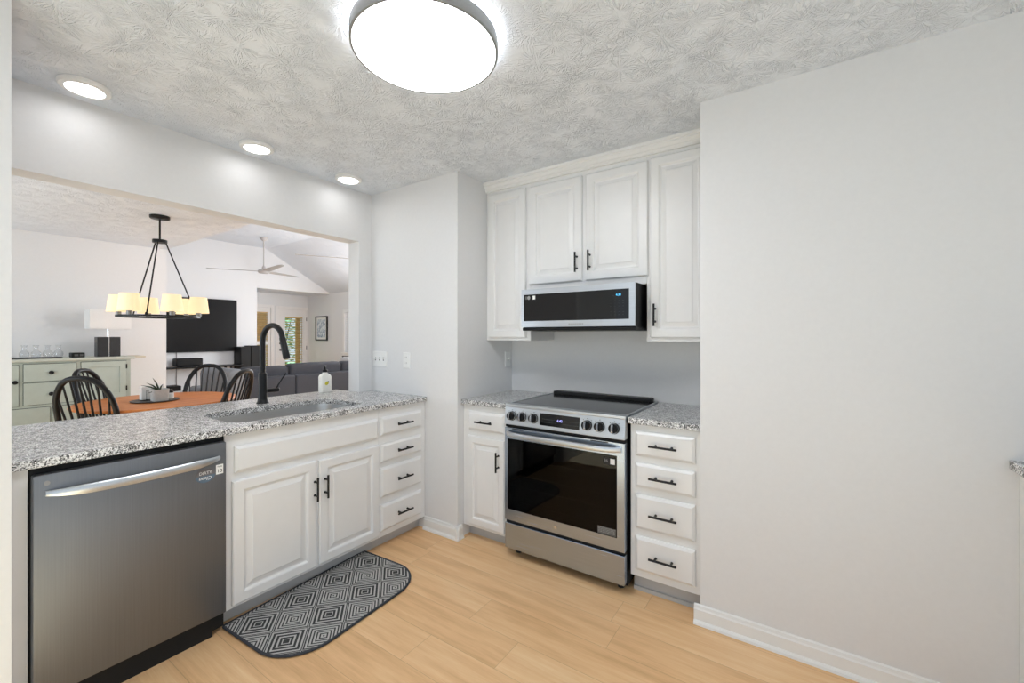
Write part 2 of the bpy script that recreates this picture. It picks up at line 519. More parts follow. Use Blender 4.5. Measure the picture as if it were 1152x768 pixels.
def tag(o, label, cat, group=None):
    o['label'] = label; o['category'] = cat
    if group:
        o['group'] = group
    return o

def struct(name, bm, m, parent=None, smooth=None, bevel=0.0):
    o = obj(name, bm, m, parent, smooth, bevel)
    if parent is None:
        o['kind'] = 'structure'
    return o

def dup(root, loc, rz, label, group=None):
    r = root.copy(); COL.objects.link(r); r.location = loc; r.rotation_euler = (0, 0, rz)
    r['label'] = label
    if group:
        r['group'] = group
    for ch in list(root.children):
        c = ch.copy(); COL.objects.link(c); c.parent = r
        for g in ch.children:
            d = g.copy(); COL.objects.link(d); d.parent = c
    return r

def text(body, size, F, u, v, n, m, parent, name='lettering', depth=0.0004, rot=0.0, sx=1.0, shear=0.0):
    cu = bpy.data.curves.new('t', 'FONT'); cu.body = body; cu.size = size; cu.extrude = depth
    cu.align_x = 'CENTER'; cu.align_y = 'CENTER'; cu.shear = shear; cu.resolution_u = 3
    to = bpy.data.objects.new('t', cu); COL.objects.link(to)
    dg = bpy.context.evaluated_depsgraph_get(); dg.update()
    me = bpy.data.meshes.new_from_object(to.evaluated_get(dg))
    bm = new(); bm.from_mesh(me)
    bmesh.ops.transform(bm, matrix=F.M @ Matrix.Translation((u, v, n)) @ Matrix.Rotation(rot, 4, 'Z') @ Matrix.Diagonal((sx, 1, 1, 1)), verts=bm.verts)
    bpy.data.objects.remove(to); bpy.data.curves.remove(cu); bpy.data.meshes.remove(me)
    return obj(name, bm, m, parent)

# ------------------------------------------------------------------ the room shell
CZ = 2.44
bm = new(); box(bm, -11.3, 1.4, -1.0, 6.7, -0.1, 0.0); struct('floor', bm, 'floor')
bm = new(); box(bm, -2.9, 1.4, -1.0, 2.95, CZ, CZ + 0.12); struct('ceiling', bm, 'ceil')
bm = new(); box(bm, -6.8, -2.9, -1.0, 2.03, CZ, CZ + 0.12); struct('ceiling_dining', bm, 'ceil')
# vaulted living-room ceiling: slope up, flat, slope down to the picture wall
VAULT = [(2.031, CZ), (3.45, 3.32), (4.87, 3.32), (6.45, CZ), (6.6, CZ - 0.08), (6.6, 3.5), (2.031, 3.5)]
bm = new(); prism(bm, VAULT, -11.2, -2.8, 'x'); struct('ceiling_vault', bm, 'ceil')

WX = -2.774           # kitchen face of the soffit wall
bm = new()
box(bm, -2.9, WX, 0.20, 2.03, 2.06, CZ)
struct('wall_soffit', bm, 'wall')
bm = new(); box(bm, -2.9, WX, 2.03, 2.145, 0.0, CZ); struct('wall_post', bm, 'wall')
bm = new(); box(bm, -2.9, -2.80, 0.20, 2.03, 0.0, 0.89); struct('wall_pony', bm, 'wall')
bm = new(); box(bm, WX, -1.89, 2.145, 2.92, 0.0, CZ); struct('wall_switches', bm, 'wall')
bm = new(); box(bm, -1.89, -0.395, 2.79, 2.92, 0.0, CZ); struct('wall_range', bm, 'wall')
bm = new(); box(bm, -0.395, 1.32, 2.158, 2.92, 0.0, CZ); struct('wall_stub', bm, 'wall')
bm = new(); box(bm, 1.22, 1.32, 1.3, 2.158, 0.0, CZ); struct('wall_right', bm, 'wall')
bm = new(); box(bm, -2.95, -2.10, -0.99, 0.236, 0.0, CZ); struct('wall_left', bm, 'wall')
bm = new(); box(bm, -6.8, -6.66, -1.0, 2.03, 0.0, CZ); struct('wall_dining', bm, 'wall')
bm = new(); box(bm, -10.0, -6.8, 1.93, 2.03, 0.0, CZ); struct('wall_living_front', bm, 'wall')
bm = new(); box(bm, -2.9, WX, 2.145, 6.6, 0.0, 3.4); struct('wall_living_side', bm, 'wall')
bm = new()
prism(bm, [(2.0, 0), (4.68, 0), (4.68, 2.42), (6.46, 2.42), (6.46, 2.46), (4.88, 3.34), (3.44, 3.34), (2.0, 2.46)], -10.14, -10.0, 'x')
struct('wall_television', bm, 'wall')
bm = new(); box(bm, -11.1, -10.14, 4.56, 4.68, 0, 2.42); struct('wall_recess_side', bm, 'wall')
bm = new(); box(bm, -11.1, -10.141, 4.6, 6.5, 2.42, 2.5); struct('ceiling_recess', bm, 'ceil')

def wall_with_holes(name, F, u0, u1, v0, v1, holes, th):
    """wall on frame plane (n=0), going back by th, with rectangular holes"""
    bm = new()
    us = sorted({u0, u1, *[h[0] for h in holes], *[h[1] for h in holes]})
    vs = sorted({v0, v1, *[h[2] for h in holes], *[h[3] for h in holes]})
    for a, b in zip(us, us[1:]):
        for c, d in zip(vs, vs[1:]):
            mu, mv = (a + b) / 2, (c + d) / 2
            if any(h[0] < mu < h[1] and h[2] < mv < h[3] for h in holes):
                continue
            fbox(bm, F, a, b, c, d, -th, 0)
    return struct(name, bm, 'wall')
FD = Fr((-11.0, 0, 0), '+x')        # french-door wall: u = y
wall_with_holes('wall_doors', FD, 4.68, 6.6, 0, 2.5, [(4.80, 5.48, 0.0, 2.06), (5.66, 6.42, 0.0, 2.04)], 0.12)
wall_with_holes('wall_added_dining_front', Fr((0, -0.9, 0), '+y'), 2.9, 6.8, 0, CZ, [(3.3, 6.2, 0.8, 2.2)], 0.1)  # unseen wall, put in to limit the sun and sky in the dining room
FP = Fr((0, 6.45, 0), '-y')         # picture wall: u = x
wall_with_holes('wall_pictures', FP, -11.1, -2.9, 0, 2.5, [(-9.36, -8.2, 0.95, 1.93)], 0.12)

def baseboard(name, pts, h=0.088, t=0.014):
    """pts: list of (x,y) front line of the wall, room on the left-hand side of travel"""
    bm = new()
    for (ax, ay), (bx, by) in zip(pts, pts[1:]):
        d = Vector((bx - ax, by - ay, 0)); L = d.length; d.normalize(); n = Vector((-d.y, d.x, 0))
        prof = [(0, 0), (t + 0.012, 0), (t + 0.010, 0.010), (t + 0.004, 0.017), (t, 0.019), (t, h - 0.022), (t - 0.004, h - 0.016), (t - 0.006, h - 0.004), (0.003, h), (0, h)]
        e = 0.026
        rr = []
        for s_ in (-0.0, L):
            rr.append([bm.verts.new(Vector((ax, ay, 0)) + d * (s_) + n * o + Vector((0, 0, z))) for o, z in prof])
        # mitre the outer corners a little
        ring_faces(bm, rr[0], rr[1])
        bm.faces.new(list(reversed(rr[0]))); bm.faces.new(rr[1])
    return struct(name, bm, 'trim')
baseboard('baseboard_stub', [(0.60, 2.158), (-0.421, 2.158)])
baseboard('baseboard_switches', [(-1.864, 2.145), (-2.19, 2.145)])
baseboard('baseboard_alcove', [(-1.89, 2.185), (-1.89, 2.119)])

# ------------------------------------------------------------------ doors, windows of the living room
def casing(bm, F, u0, u1, v0, v1, w=0.07, t=0.018, sill=False):
    fbox(bm, F, u0 - w, u0, v0, v1 + w, 0, t, 0.003)
    fbox(bm, F, u1, u1 + w, v0, v1 + w, 0, t, 0.003)
    fbox(bm, F, u0, u1, v1, v1 + w, 0, t, 0.003)
    if sill:
        fbox(bm, F, u0 - w - 0.02, u1 + w + 0.02, v0 - 0.03, v0, 0, 0.05, 0.003)
        fbox(bm, F, u0 - w, u1 + w, v0 - 0.1, v0 - 0.03, 0, t, 0.003)

def glazed_door(name, u0, u1, v1, g, knob_u, slat_tilt, slatm):
    bm = new(); casing(bm, FD, u0, u1, 0, v1)
    root = struct(name, bm, 'door')
    gu0, gu1, gv0, gv1 = g
    bm = new()
    for a, b, c, d in ((u0, gu0, 0.01, v1), (gu1, u1, 0.01, v1), (gu0, gu1, 0.01, gv0), (gu0, gu1, gv1, v1)):
        fbox(bm, FD, a, b, c, d, -0.06, -0.015)
    for a, b, c, d in ((gu0 - .03, gu0, gv0 - .03, gv1 + .03), (gu1, gu1 + .03, gv0 - .03, gv1 + .03), (gu0, gu1, gv1, gv1 + .03), (gu0, gu1, gv0 - .03, gv0)):
        fbox(bm, FD, a, b, c, d, -0.015, -0.004, 0.002)
    leaf = obj('door_leaf', bm, 'door', root)
    bm = new(); fbox(bm, FD, gu0, gu1, gv0, gv1, -0.045, -0.041); obj('glass_pane', bm, 'pane', leaf)
    bm = new()
    n = int((gv1 - gv0) / 0.060)
    for i in range(n):
        v = gv0 + 0.02 + i * (gv1 - gv0 - 0.03) / n
        a = slat_tilt
        c, s_ = math.cos(a) * 0.022, math.sin(a) * 0.022
        q = [bm.verts.new(FD.p(uu, v + sg * s_ + dz, -0.018 + sg * c)) for dz in (0, 0.003) for uu, sg in ((gu0, -1), (gu1, -1), (gu1, 1), (gu0, 1))]
        for f in ((0, 1, 2, 3), (7, 6, 5, 4), (0, 4, 5, 1), (1, 5, 6, 2), (2, 6, 7, 3), (3, 7, 4, 0)):
            bm.faces.new([q[k] for k in f])
    fbox(bm, FD, gu0, gu1, gv1 - 0.03, gv1, -0.036, 0.0)
    obj('blind_slats', bm, slatm, leaf)
    if knob_u is not None:
        for z in (1.0, 1.165):
            bm = new(); lathe(bm, [(0.028, -0.015), (0.028, -0.008), (0.012, -0.006), (0.012, 0.03), (0.026, 0.034), (0.03, 0.05), (0.02, 0.062), (0.001, 0.064)], FD.p(knob_u, z), 16, axis='x')
            obj('door_knob', bm, 'black', leaf, 40)
        bm = new()
        for z in (0.3, 1.0, 1.75):
            fbox(bm, FD, u1 - 0.012, u1 + 0.008, z, z + 0.09, -0.015, 0.006)
        obj('hinge', bm, 'nickel', leaf)
    return root, leaf
d1, leaf1 = glazed_door('door_1', 5.66, 6.42, 2.04, (5.84, 6.30, 0.30, 1.84), 5.72, 0.40, 'tan')
bm = new(); 
for k in range(9):
    u = 6.155 + k * 0.016
    cyl(bm, FD.p(u, 0.31, -0.075), FD.p(u, 1.83, -0.075), 0.010, seg=8)
obj('bamboo_screen', bm, 'tan', leaf1)
d2, leaf2 = glazed_door('door_2', 4.80, 5.48, 2.06, (5.0, 5.405, 0.30, 1.945), None, 0.75, 'tan')
bm = new(); fbox(bm, FD, 5.0, 5.405, 1.14, 1.225, -0.05, 0.004); obj('lock_rail', bm, 'door', leaf2)
bm = new(); fbox(bm, FD, 5.0, 5.405, 0.3, 1.945, -0.085, -0.075); obj('bamboo_screen', bm, 'tan', leaf2)

bm = new(); casing(bm, FP, -9.36, -8.2, 0.95, 1.93, sill=True)
w1 = struct('window_1', bm, 'trim')
bm = new(); fbox(bm, FP, -9.36, -8.2, 0.95, 1.93, -0.09, -0.085); obj('glass_pane', bm, 'pane', w1)
bm = new()
for a, b, c, d in ((-9.36, -9.31, 0.95, 1.93), (-8.25, -8.2, 0.95, 1.93), (-9.31, -8.25, 0.95, 1.0), (-9.31, -8.25, 1.88, 1.93), (-9.31, -8.25, 1.42, 1.46)):
    fbox(bm, FP, a, b, c, d, -0.11, -0.065)
obj('sash', bm, 'trim', w1)
bm = new()
for i in range(22):
    fbox(bm, FP, -9.35, -8.21, 0.97 + i * 0.042, 0.985 + i * 0.042, -0.055, -0.02)
obj('blind_slats', bm, 'whiteblind', w1)

# ------------------------------------------------------------------ front pieces shared by the cabinets
DRAWER = [(0.0, 0.0), (0.0, 0.008), (0.003, 0.011), (0.013, 0.018), (0.015, 0.019)]
def raised(w):
    return [(0, 0), (0, 0.013), (0.005, 0.018), (w - 0.010, 0.019), (w - 0.004, 0.016), (w, 0.009), (w + 0.007, 0.008), (w + 0.028, 0.0145), (w + 0.032, 0.0175), (w + 0.034, 0.0178)]

def bar_pull(F, u, v, L, vertical, parent, n0=0.019, r=0.0058):
    bm = new()
    du, dv = (0, L / 2) if vertical else (L / 2, 0)
    tube(bm, [F.p(u - du, v - dv, n0 + 0.03), F.p(u + du, v + dv, n0 + 0.03)], r, 12)
    for s_ in (-0.58, 0.58):
        tube(bm, [F.p(u + du * s_, v + dv * s_, n0 - 0.002), F.p(u + du * s_, v + dv * s_, n0 + 0.006), F.p(u + du * s_, v + dv * s_, n0 + 0.03)], [0.0075, 0.0052, 0.0052], 10)
    return obj('handle', bm, 'black', parent, 40)

def drawer(F, u0, u1, v0, v1, parent, L=0.13, name='drawer', handle=True):
    bm = new(); panel(bm, F, u0, u1, v0, v1, DRAWER)
    d = obj(name, bm, 'cab', parent)
    if handle:
        bar_pull(F, (u0 + u1) / 2, (v0 + v1) / 2, L, False, d)
    return d

def door(F, u0, u1, v0, v1, parent, hu, hv, w=0.055, L=0.125):
    bm = new(); panel(bm, F, u0, u1, v0, v1, raised(w))
    d = obj('door', bm, 'cab', parent)
    if hu is not None:
        bar_pull(F, hu, hv, L, True, d)
    return d

def carcass(F, u0, u1, v0, v1, depth, parent, name='carcass', bev=0.002):
    bm = new(); fbox(bm, F, u0, u1, v0, v1, -depth, 0, bev)
    return obj(name, bm, 'cab', parent)

CT = 0.924            # counter top height
CB = 0.892
# ---- peninsula cabinets, fronts face +x
PF = Fr((-2.19, 0, 0), '+x')
t = thing('sink_cabinet', 'white two-door cabinet under the sink, between dishwasher and drawer stack', 'cabinet', (-2.45, 1.32, 0))
bm = new()
fbox(bm, PF, 0.884, 1.742, 0.082, 0.66, -0.58, -0.03)
fbox(bm, PF, 0.884, 1.742, 0.082, CB, -0.03, 0)
fbox(bm, PF, 0.884, 0.91, 0.66, CB, -0.58, -0.03); fbox(bm, PF, 1.727, 1.742, 0.66, CB, -0.58, -0.03)
obj('carcass', bm, 'cab', t)
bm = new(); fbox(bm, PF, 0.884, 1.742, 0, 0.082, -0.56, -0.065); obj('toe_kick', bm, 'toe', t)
bm = new(); panel(bm, PF, 0.922, 1.733, 0.708, 0.832, DRAWER); obj('false_front', bm, 'cab', t)
door(PF, 0.912, 1.324, 0.098, 0.672, t, 1.312, 0.524)
door(PF, 1.341, 1.738, 0.100, 0.667, t, 1.372, 0.524)
t = thing('drawer_cabinet', 'white four-drawer base cabinet at the wall end of the sink counter', 'cabinet', (-2.45, 1.94, 0))
carcass(PF, 1.743, 2.142, 0.082, CB, 0.58, t)
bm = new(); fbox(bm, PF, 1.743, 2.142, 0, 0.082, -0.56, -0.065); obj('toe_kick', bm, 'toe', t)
for a, b in ((0.722, 0.836), (0.552, 0.668), (0.334, 0.518), (0.120, 0.286)):
    drawer(PF, 1.754, 2.101, a, b, t, 0.125)
bm = new(); fbox(bm, PF, 0.238, 0.283, 0.0, CB, -0.58, 0, 0.002)
tag(obj('filler_panel', bm, 'cab'), 'narrow white filler panel between dishwasher and left wall end', 'panel')

# ---- dishwasher
t = thing('dishwasher', 'stainless steel dishwasher under the left end of the granite counter', 'dishwasher', (-2.45, 0.583, 0))
bm = new(); fbox(bm, PF, 0.286, 0.882, 0.02, 0.886, -0.56, -0.004); obj('tub', bm, 'dark', t)
bm = new(); fbox(bm, PF, 0.289, 0.878, 0.098, 0.868, -0.004, 0.036, 0.006)
dwd = obj('door', bm, 'dwsteel', t, 30)
bm = new(); fbox(bm, PF, 0.292, 0.834, 0.0, 0.10, -0.10, 0.004); 
fbox(bm, PF, 0.834, 0.876, 0.055, 0.10, -0.10, 0.0)
obj('toe_kick', bm, 'rubber', t)
# bowed bar handle
bm = new()
N = 24
rings = []
for i in range(N + 1):
    s_ = i / N
    u = 0.318 + (0.850 - 0.318) * s_
    bow = 4 * s_ * (1 - s_)
    out = 0.040 + 0.034 * (1 - (2 * s_ - 1) ** 6) + 0.006 * bow
    zc = 0.803 - 0.006 * bow
    hh = 0.017 * (0.55 + 0.45 * min(1, 6 * s_, 6 * (1 - s_)))
    prof = [(-hh, -0.004), (-hh * 0.9, 0.003), (-hh * 0.2, 0.006), (hh * 0.6, 0.005), (hh, 0.0), (hh, -0.006), (0, -0.008)]
    rings.append([bm.verts.new(PF.p(u, zc + a, out + b)) for a, b in prof])
for a, b in zip(rings, rings[1:]):
    ring_faces(bm, a, b)
bm.faces.new(list(reversed(rings[0]))); bm.faces.new(rings[-1])
obj('handle', bm, 'steelbright', dwd, 40)
bm = new(); lathe(bm, [(0.008, 0), (0.008, 0.001), (0.006, 0.0012), (0.006, 0.0004), (0.0015, 0.0004)], PF.p(0.322, 0.838, 0.036), 20, axis='x')
obj('badge', bm, 'greyink', dwd)
FDW = Fr(PF.p(0, 0, 0.036), '+x')
bm = new(); fbox(bm, FDW, 0.836, 0.8645, 0.730, 0.772, 0.0, 0.0006)
st = obj('sticker', bm, 'paper', dwd)
text('10', 0.0215, FDW, 0.8502, 0.7435, 0.0008, 'blackink', st)
text('YEAR', 0.008, FDW, 0.850, 0.763, 0.0008, 'blackink', st)
mg = thing('dirty_clean_magnet', 'oval grey and blue dirty-clean magnet on the dishwasher door', 'magnet', FDW.p(0.795, 0.735, 0))
def oval(top):
    bm = new()
    pts = []
    for k in range(17):
        a = PI * k / 16 + (0 if top else PI)
        pts.append((0.795 + 0.037 * math.cos(a), 0.737 + 0.031 * math.sin(a)))
    lo = [bm.verts.new(FDW.p(a, b, 0.0002)) for a, b in pts]; hi = [bm.verts.new(FDW.p(a, b, 0.0018)) for a, b in pts]
    ring_faces(bm, lo, hi); bm.faces.new(lo); bm.faces.new(hi)
    return bm
obj('upper_half', oval(True), 'magtop', mg)
obj('lower_half', oval(False), 'magbot', mg)
text('DIRTY', 0.0175, FDW, 0.795, 0.748, 0.0021, 'white', mg)
text('Clean', 0.021, FDW, 0.796, 0.725, 0.0021, 'white', mg, rot=PI, shear=0.3)

# ---- peninsula countertop, sink, faucet, soap
outer = [(-2.165, 0.238), (-2.165, 2.128), (-2.172, 2.143), (WX, 2.143), (WX, 2.028), (-3.06, 2.028), (-3.06, 0.238)]
SX0, SX1, SY0, SY1 = -2.685, -2.252, 0.955, 1.705
hole = rrect(SX0, SX1, SY0, SY1, 0.085, 8)
bm = new(); slab_with_hole(bm, outer, hole, CB, CT)
tag(obj('countertop', bm, 'granite', bevel=0.004), 'speckled grey granite countertop of the peninsula, with the sink cut into it', 'countertop')
# undermount basin
bm = new()
prof = [(0.0, CB - 0.0005, 0.085), (0.004, CB - 0.03, 0.085), (0.010, 0.72, 0.08), (0.03, 0.695, 0.07), (0.06, 0.688, 0.05)]
loops = []
for ins, z, r in prof:
    loops.append([bm.verts.new((a, b, z)) for a, b in rrect(SX0 - 0.004 + ins, SX1 + 0.004 - ins, SY0 - 0.004 + ins, SY1 + 0.004 - ins, r, 8)])
outl = [[bm.verts.new((a, b, z)) for a, b in rrect(SX0 - 0.004 - e, SX1 + 0.004 + e, SY0 - 0.004 - e, SY1 + 0.004 + e, 0.09, 8)] for e, z in ((0.02, CB - 0.0005), (0.02, CB - 0.003), (0.004, CB - 0.004))]
bot = [bm.verts.new((a, b, 0.684)) for a, b in rrect(SX0 + 0.03, SX1 - 0.03, SY0 + 0.03, SY1 - 0.03, 0.07, 8)]
for a, b in zip(loops, loops[1:]):
    ring_faces(bm, a, b)
bm.faces.new(loops[-1])
seq = [loops[0]] + outl + [bot]
for a, b in zip(seq, seq[1:]):
    ring_faces(bm, a, b)
bm.faces.new(bot)
sk = thing('kitchen_sink', 'undermount stainless steel sink basin in the granite counter', 'sink', (-2.47, 1.33, 0.684))
obj('basin', bm, 'sinksteel', sk, 50)
bm = new(); lathe(bm, [(0.045, 0.6885), (0.043, 0.692), (0.036, 0.692), (0.030, 0.689), (0.001, 0.689)], (-2.55, 1.33, 0), 24); obj('drain', bm, 'chrome', sk, 40)

fx, fy = -2.815, 1.352
t = thing('kitchen_faucet', 'tall matte black gooseneck faucet behind the sink', 'faucet', (fx, fy, CT))
bm = new(); lathe(bm, [(0.036, 0), (0.036, 0.004), (0.030, 0.010), (0.026, 0.03), (0.0245, 0.17), (0.0245, 0.185), (0.020, 0.19), (0.016, 0.195)], (fx, fy, CT), 24)
obj('base', bm, 'black', t, 40)
bm = new()
pts = [(fx, fy, CT + 0.18), (fx, fy, CT + 0.387)]
R = 0.102
dirx, diry = 0.99, 0.10
zc = CT + 0.387
for k in range(1, 15):
    a = PI * k / 14 * 0.93
    q = R * (1 - math.cos(a))
    pts.append((fx + q * dirx, fy + q * diry, zc + R * 0.98 * math.sin(a)))
obj_pts = pts
tube(bm, pts, 0.0165, 16); obj('spout', bm, 'black', t, 50)
bm = new(); e = Vector(pts[-1]); d = (e - Vector(pts[-2])).normalized()
tube(bm, [e - d * 0.005, e, e + d * 0.07, e + d * 0.125, e + d * 0.13], [0.017, 0.0185, 0.0195, 0.0205, 0.018], 16); obj('spray_head', bm, 'black', t, 40)
bm = new(); tube(bm, [(fx, fy + 0.015, CT + 0.075), (fx, fy + 0.098, CT + 0.075), (fx, fy + 0.102, CT + 0.075)], [0.0135, 0.0135, 0.010], 14)
tube(bm, [(fx, fy + 0.082, CT + 0.08), (fx + 0.004, fy + 0.108, CT + 0.125), (fx + 0.008, fy + 0.142, CT + 0.178)], [0.006, 0.005, 0.0042], 10); obj('lever', bm, 'black', t, 40)

sx, sy = -2.985, 1.885
t = thing('soap_bottle', 'clear soap bottle with lemon label and black pump on the counter', 'bottle', (sx, sy, CT), math.radians(0))
bm = new()
FS = Fr((sx + 0.0, sy, CT), '+x')
sec = []
for z, w, dp in ((0.0, 0.040, 0.024), (0.004, 0.043, 0.027), (0.115, 0.043, 0.027), (0.128, 0.037, 0.023), (0.142, 0.017, 0.016), (0.150, 0.014, 0.014), (0.160, 0.014, 0.014)):
    sec.append([bm.verts.new((sx + b, sy + a, CT + z)) for a, b in rrect(-w, w, -dp, dp, min(w, dp) * 0.55, 5)])
for a, b in zip(sec, sec[1:]):
    ring_faces(bm, a, b)
bm.faces.new(list(reversed(sec[0]))); bm.faces.new(sec[-1])
obj('bottle_body', bm, 'soaplabel', t, 50)
bm = new(); lathe(bm, [(0.019, 0.150), (0.019, 0.168), (0.010, 0.172), (0.007, 0.175), (0.007, 0.190), (0.013, 0.192), (0.013, 0.200), (0.003, 0.203)], (sx, sy, CT), 18)
tube(bm, [(sx, sy, CT + 0.196), (sx + 0.02, sy - 0.012, CT + 0.197), (sx + 0.032, sy - 0.02, CT + 0.190)], [0.007, 0.006, 0.005], 8); obj('pump', bm, 'black', t, 40)
FL = Fr((sx + 0.0275, sy, CT), '+x')
def disc(F, u, v, n, ru, rv, th=0.0006, rot=0.0):
    bm = new()
    pts = [(math.cos(2 * PI * k / 24) * ru, math.sin(2 * PI * k / 24) * rv) for k in range(24)]
    c, s_ = math.cos(rot), math.sin(rot)
    lo = [bm.verts.new(F.p(u + a * c - b * s_, v + a * s_ + b * c, n)) for a, b in pts]; hi = [bm.verts.new(F.p(u + a * c - b * s_, v + a * s_ + b * c, n + th)) for a, b in pts]
    ring_faces(bm, lo, hi); bm.faces.new(lo); bm.faces.new(hi)
    return bm
obj('lemon_print', disc(FL, -0.002, 0.068, 0.0, 0.0165, 0.013, rot=0.5), 'lemon', t)
obj('leaf_print', disc(FL, 0.008, 0.078, 0.0007, 0.008, 0.0045, rot=0.4), 'olive', t)
text('lemon soap' and 'LEMON', 0.007, FL, 0, 0.044, 0.0001, 'greyink', t) if False else None

# ---- rug
def rug():
    rr = thing('kitchen_rug', 'charcoal and grey diamond-pattern half-round mat in front of the sink cabinet', 'rug', (-2.0, 1.3, 0))
    ca, sa = math.cos(RUG_ROT), math.sin(RUG_ROT)
    poly = [(RUG_C[0] + (a * ca - b * sa), RUG_C[1] + (a * sa + b * ca)) for a, b in rrect(-0.128, 0.378, -0.092, 0.712, [0.20, 0.012, 0.012, 0.20], 12)]
    bm = new(); prism(bm, poly, 0.001, 0.009); obj('pile', bm, rug_mat(*RUG_C), rr)
    bm = new(); tube(bm, [(a, b, 0.0065) for a, b in poly], 0.0065, 8, closed=True, flat=0.8); obj('border', bm, 'sofa', rr, 60)
rug()

# ------------------------------------------------------------------ range wall, fronts face -y
RF = Fr((0, 2.206, 0), '-y')
RX0, RX1 = -1.511, -0.755
t = thing('narrow_base_cabinet', 'narrow white base cabinet left of the range, one drawer over one door', 'cabinet', (-1.70, 2.5, 0))
carcass(RF, -1.888, RX0 - 0.004, 0.082, CB, 0.58, t)
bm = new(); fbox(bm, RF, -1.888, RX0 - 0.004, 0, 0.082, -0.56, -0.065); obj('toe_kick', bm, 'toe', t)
drawer(RF, -1.838, -1.542, 0.728, 0.850, t, 0.135)
door(RF, -1.842, -1.542, 0.104, 0.688, t, -1.585, 0.553, 0.05)
t = thing('right_drawer_cabinet', 'white base cabinet of four drawers right of the range', 'cabinet', (-0.57, 2.5, 0))
carcass(RF, -0.743, -0.397, 0.100, CB, 0.58, t)
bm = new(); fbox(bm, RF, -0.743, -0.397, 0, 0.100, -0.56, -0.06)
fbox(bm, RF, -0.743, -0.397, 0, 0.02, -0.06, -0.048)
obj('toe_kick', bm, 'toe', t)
for a, b in ((0.728, 0.856), (0.566, 0.692), (0.354, 0.530), (0.138, 0.314)):
    drawer(RF, -0.716, -0.424, a, b, t, 0.135)

def counter(poly, label):
    bm = new(); prism(bm, poly, CB, CT)
    return tag(obj('countertop', bm, 'granite', bevel=0.004), label, 'countertop')
counter([(-1.889, 2.178), (RX0 - 0.002, 2.178), (RX0 - 0.002, 2.789), (-1.889, 2.789)], 'small granite countertop between alcove wall and the left of the range')
counter([(RX1 + 0.006, 2.178), (-0.396, 2.178), (-0.396, 2.789), (RX1 + 0.006, 2.789)], 'small granite countertop right of the range above the four drawers')

# ---- range
GF = Fr((0, 2.162, 0), '-y')
t = thing('range_stove', 'stainless slide-in electric range with black oven window and cooktop', 'stove', (-1.133, 2.45, 0))
bm = new(); fbox(bm, GF, RX0, RX1, 0.04, 0.905, -0.60, -0.03); obj('body', bm, 'blackplastic', t)
bm = new(); fbox(bm, GF, RX0 + 0.008, RX1 - 0.008, 0.906, 0.930, -0.60, -0.02, 0.003); obj('cooktop', bm, 'cooktop', t)
bm = new()
fbox(bm, GF, RX0 - 0.002, RX1 + 0.002, 0.912, 0.932, -0.045, 0.006, 0.005)
fbox(bm, GF, RX0 - 0.001, RX0 + 0.008, 0.912, 0.9315, -0.60, -0.045)
fbox(bm, GF, RX1 - 0.008, RX1 + 0.001, 0.912, 0.9315, -0.60, -0.045)
obj('cooktop_trim', bm, 'steelbright', t)
bm = new()
fbox(bm, GF, RX0 + 0.03, RX1 - 0.03, 0.929, 0.953, -0.618, -0.555, 0.004)
obj('vent_rail', bm, 'black', t)
# control panel, leaning a touch back at the top
def slanted(bm, u0, u1, v0, n0, v1, n1, back):
    q = [(v0, n0), (v1, n1), (v1, back), (v0, back)]
    a = [bm.verts.new(GF.p(u0, v, n)) for v, n in q]; b = [bm.verts.new(GF.p(u1, v, n)) for v, n in q]
    ring_faces(bm, a, b); bm.faces.new(list(reversed(a))); bm.faces.new(b)
bm = new(); slanted(bm, RX0, RX1, 0.808, 0.018, 0.916, 0.004, -0.05)
cp = obj('control_panel', bm, 'steelbright', t, bevel=0.003)
bm = new(); slanted(bm, RX0 - 0.0, RX1 + 0.0, 0.792, 0.0, 0.808, 0.0, -0.05); obj('panel_gap', bm, 'blackplastic', t)
CPM = Matrix.Rotation(-math.atan2(0.014, 0.108), 4, 'X')
FK = Fr((0, 2.162 - 0.011, 0.862), '-y'); FK.M = FK.M @ CPM
bm = new(); fbox(bm, FK, -1.262, -1.010, -0.033, 0.036, -0.002, 0.0012, 0.001)
dp = obj('display', bm, 'gloss', cp)
text('6:42', 0.019, FK, -1.132, 0.003, 0.0016, 'violet', dp)
bm = new()
for i in range(8):
    for j in range(2):
        fbox(bm, FK, -1.245 + i * 0.012, -1.238 + i * 0.012, -0.014 + j * 0.018, -0.0125 + j * 0.018, 0.0011, 0.0015)
        fbox(bm, FK, -1.108 + i * 0.012, -1.101 + i * 0.012, -0.014 + j * 0.018, -0.0125 + j * 0.018, 0.0011, 0.0015)
obj('lettering', bm, 'slot', dp)
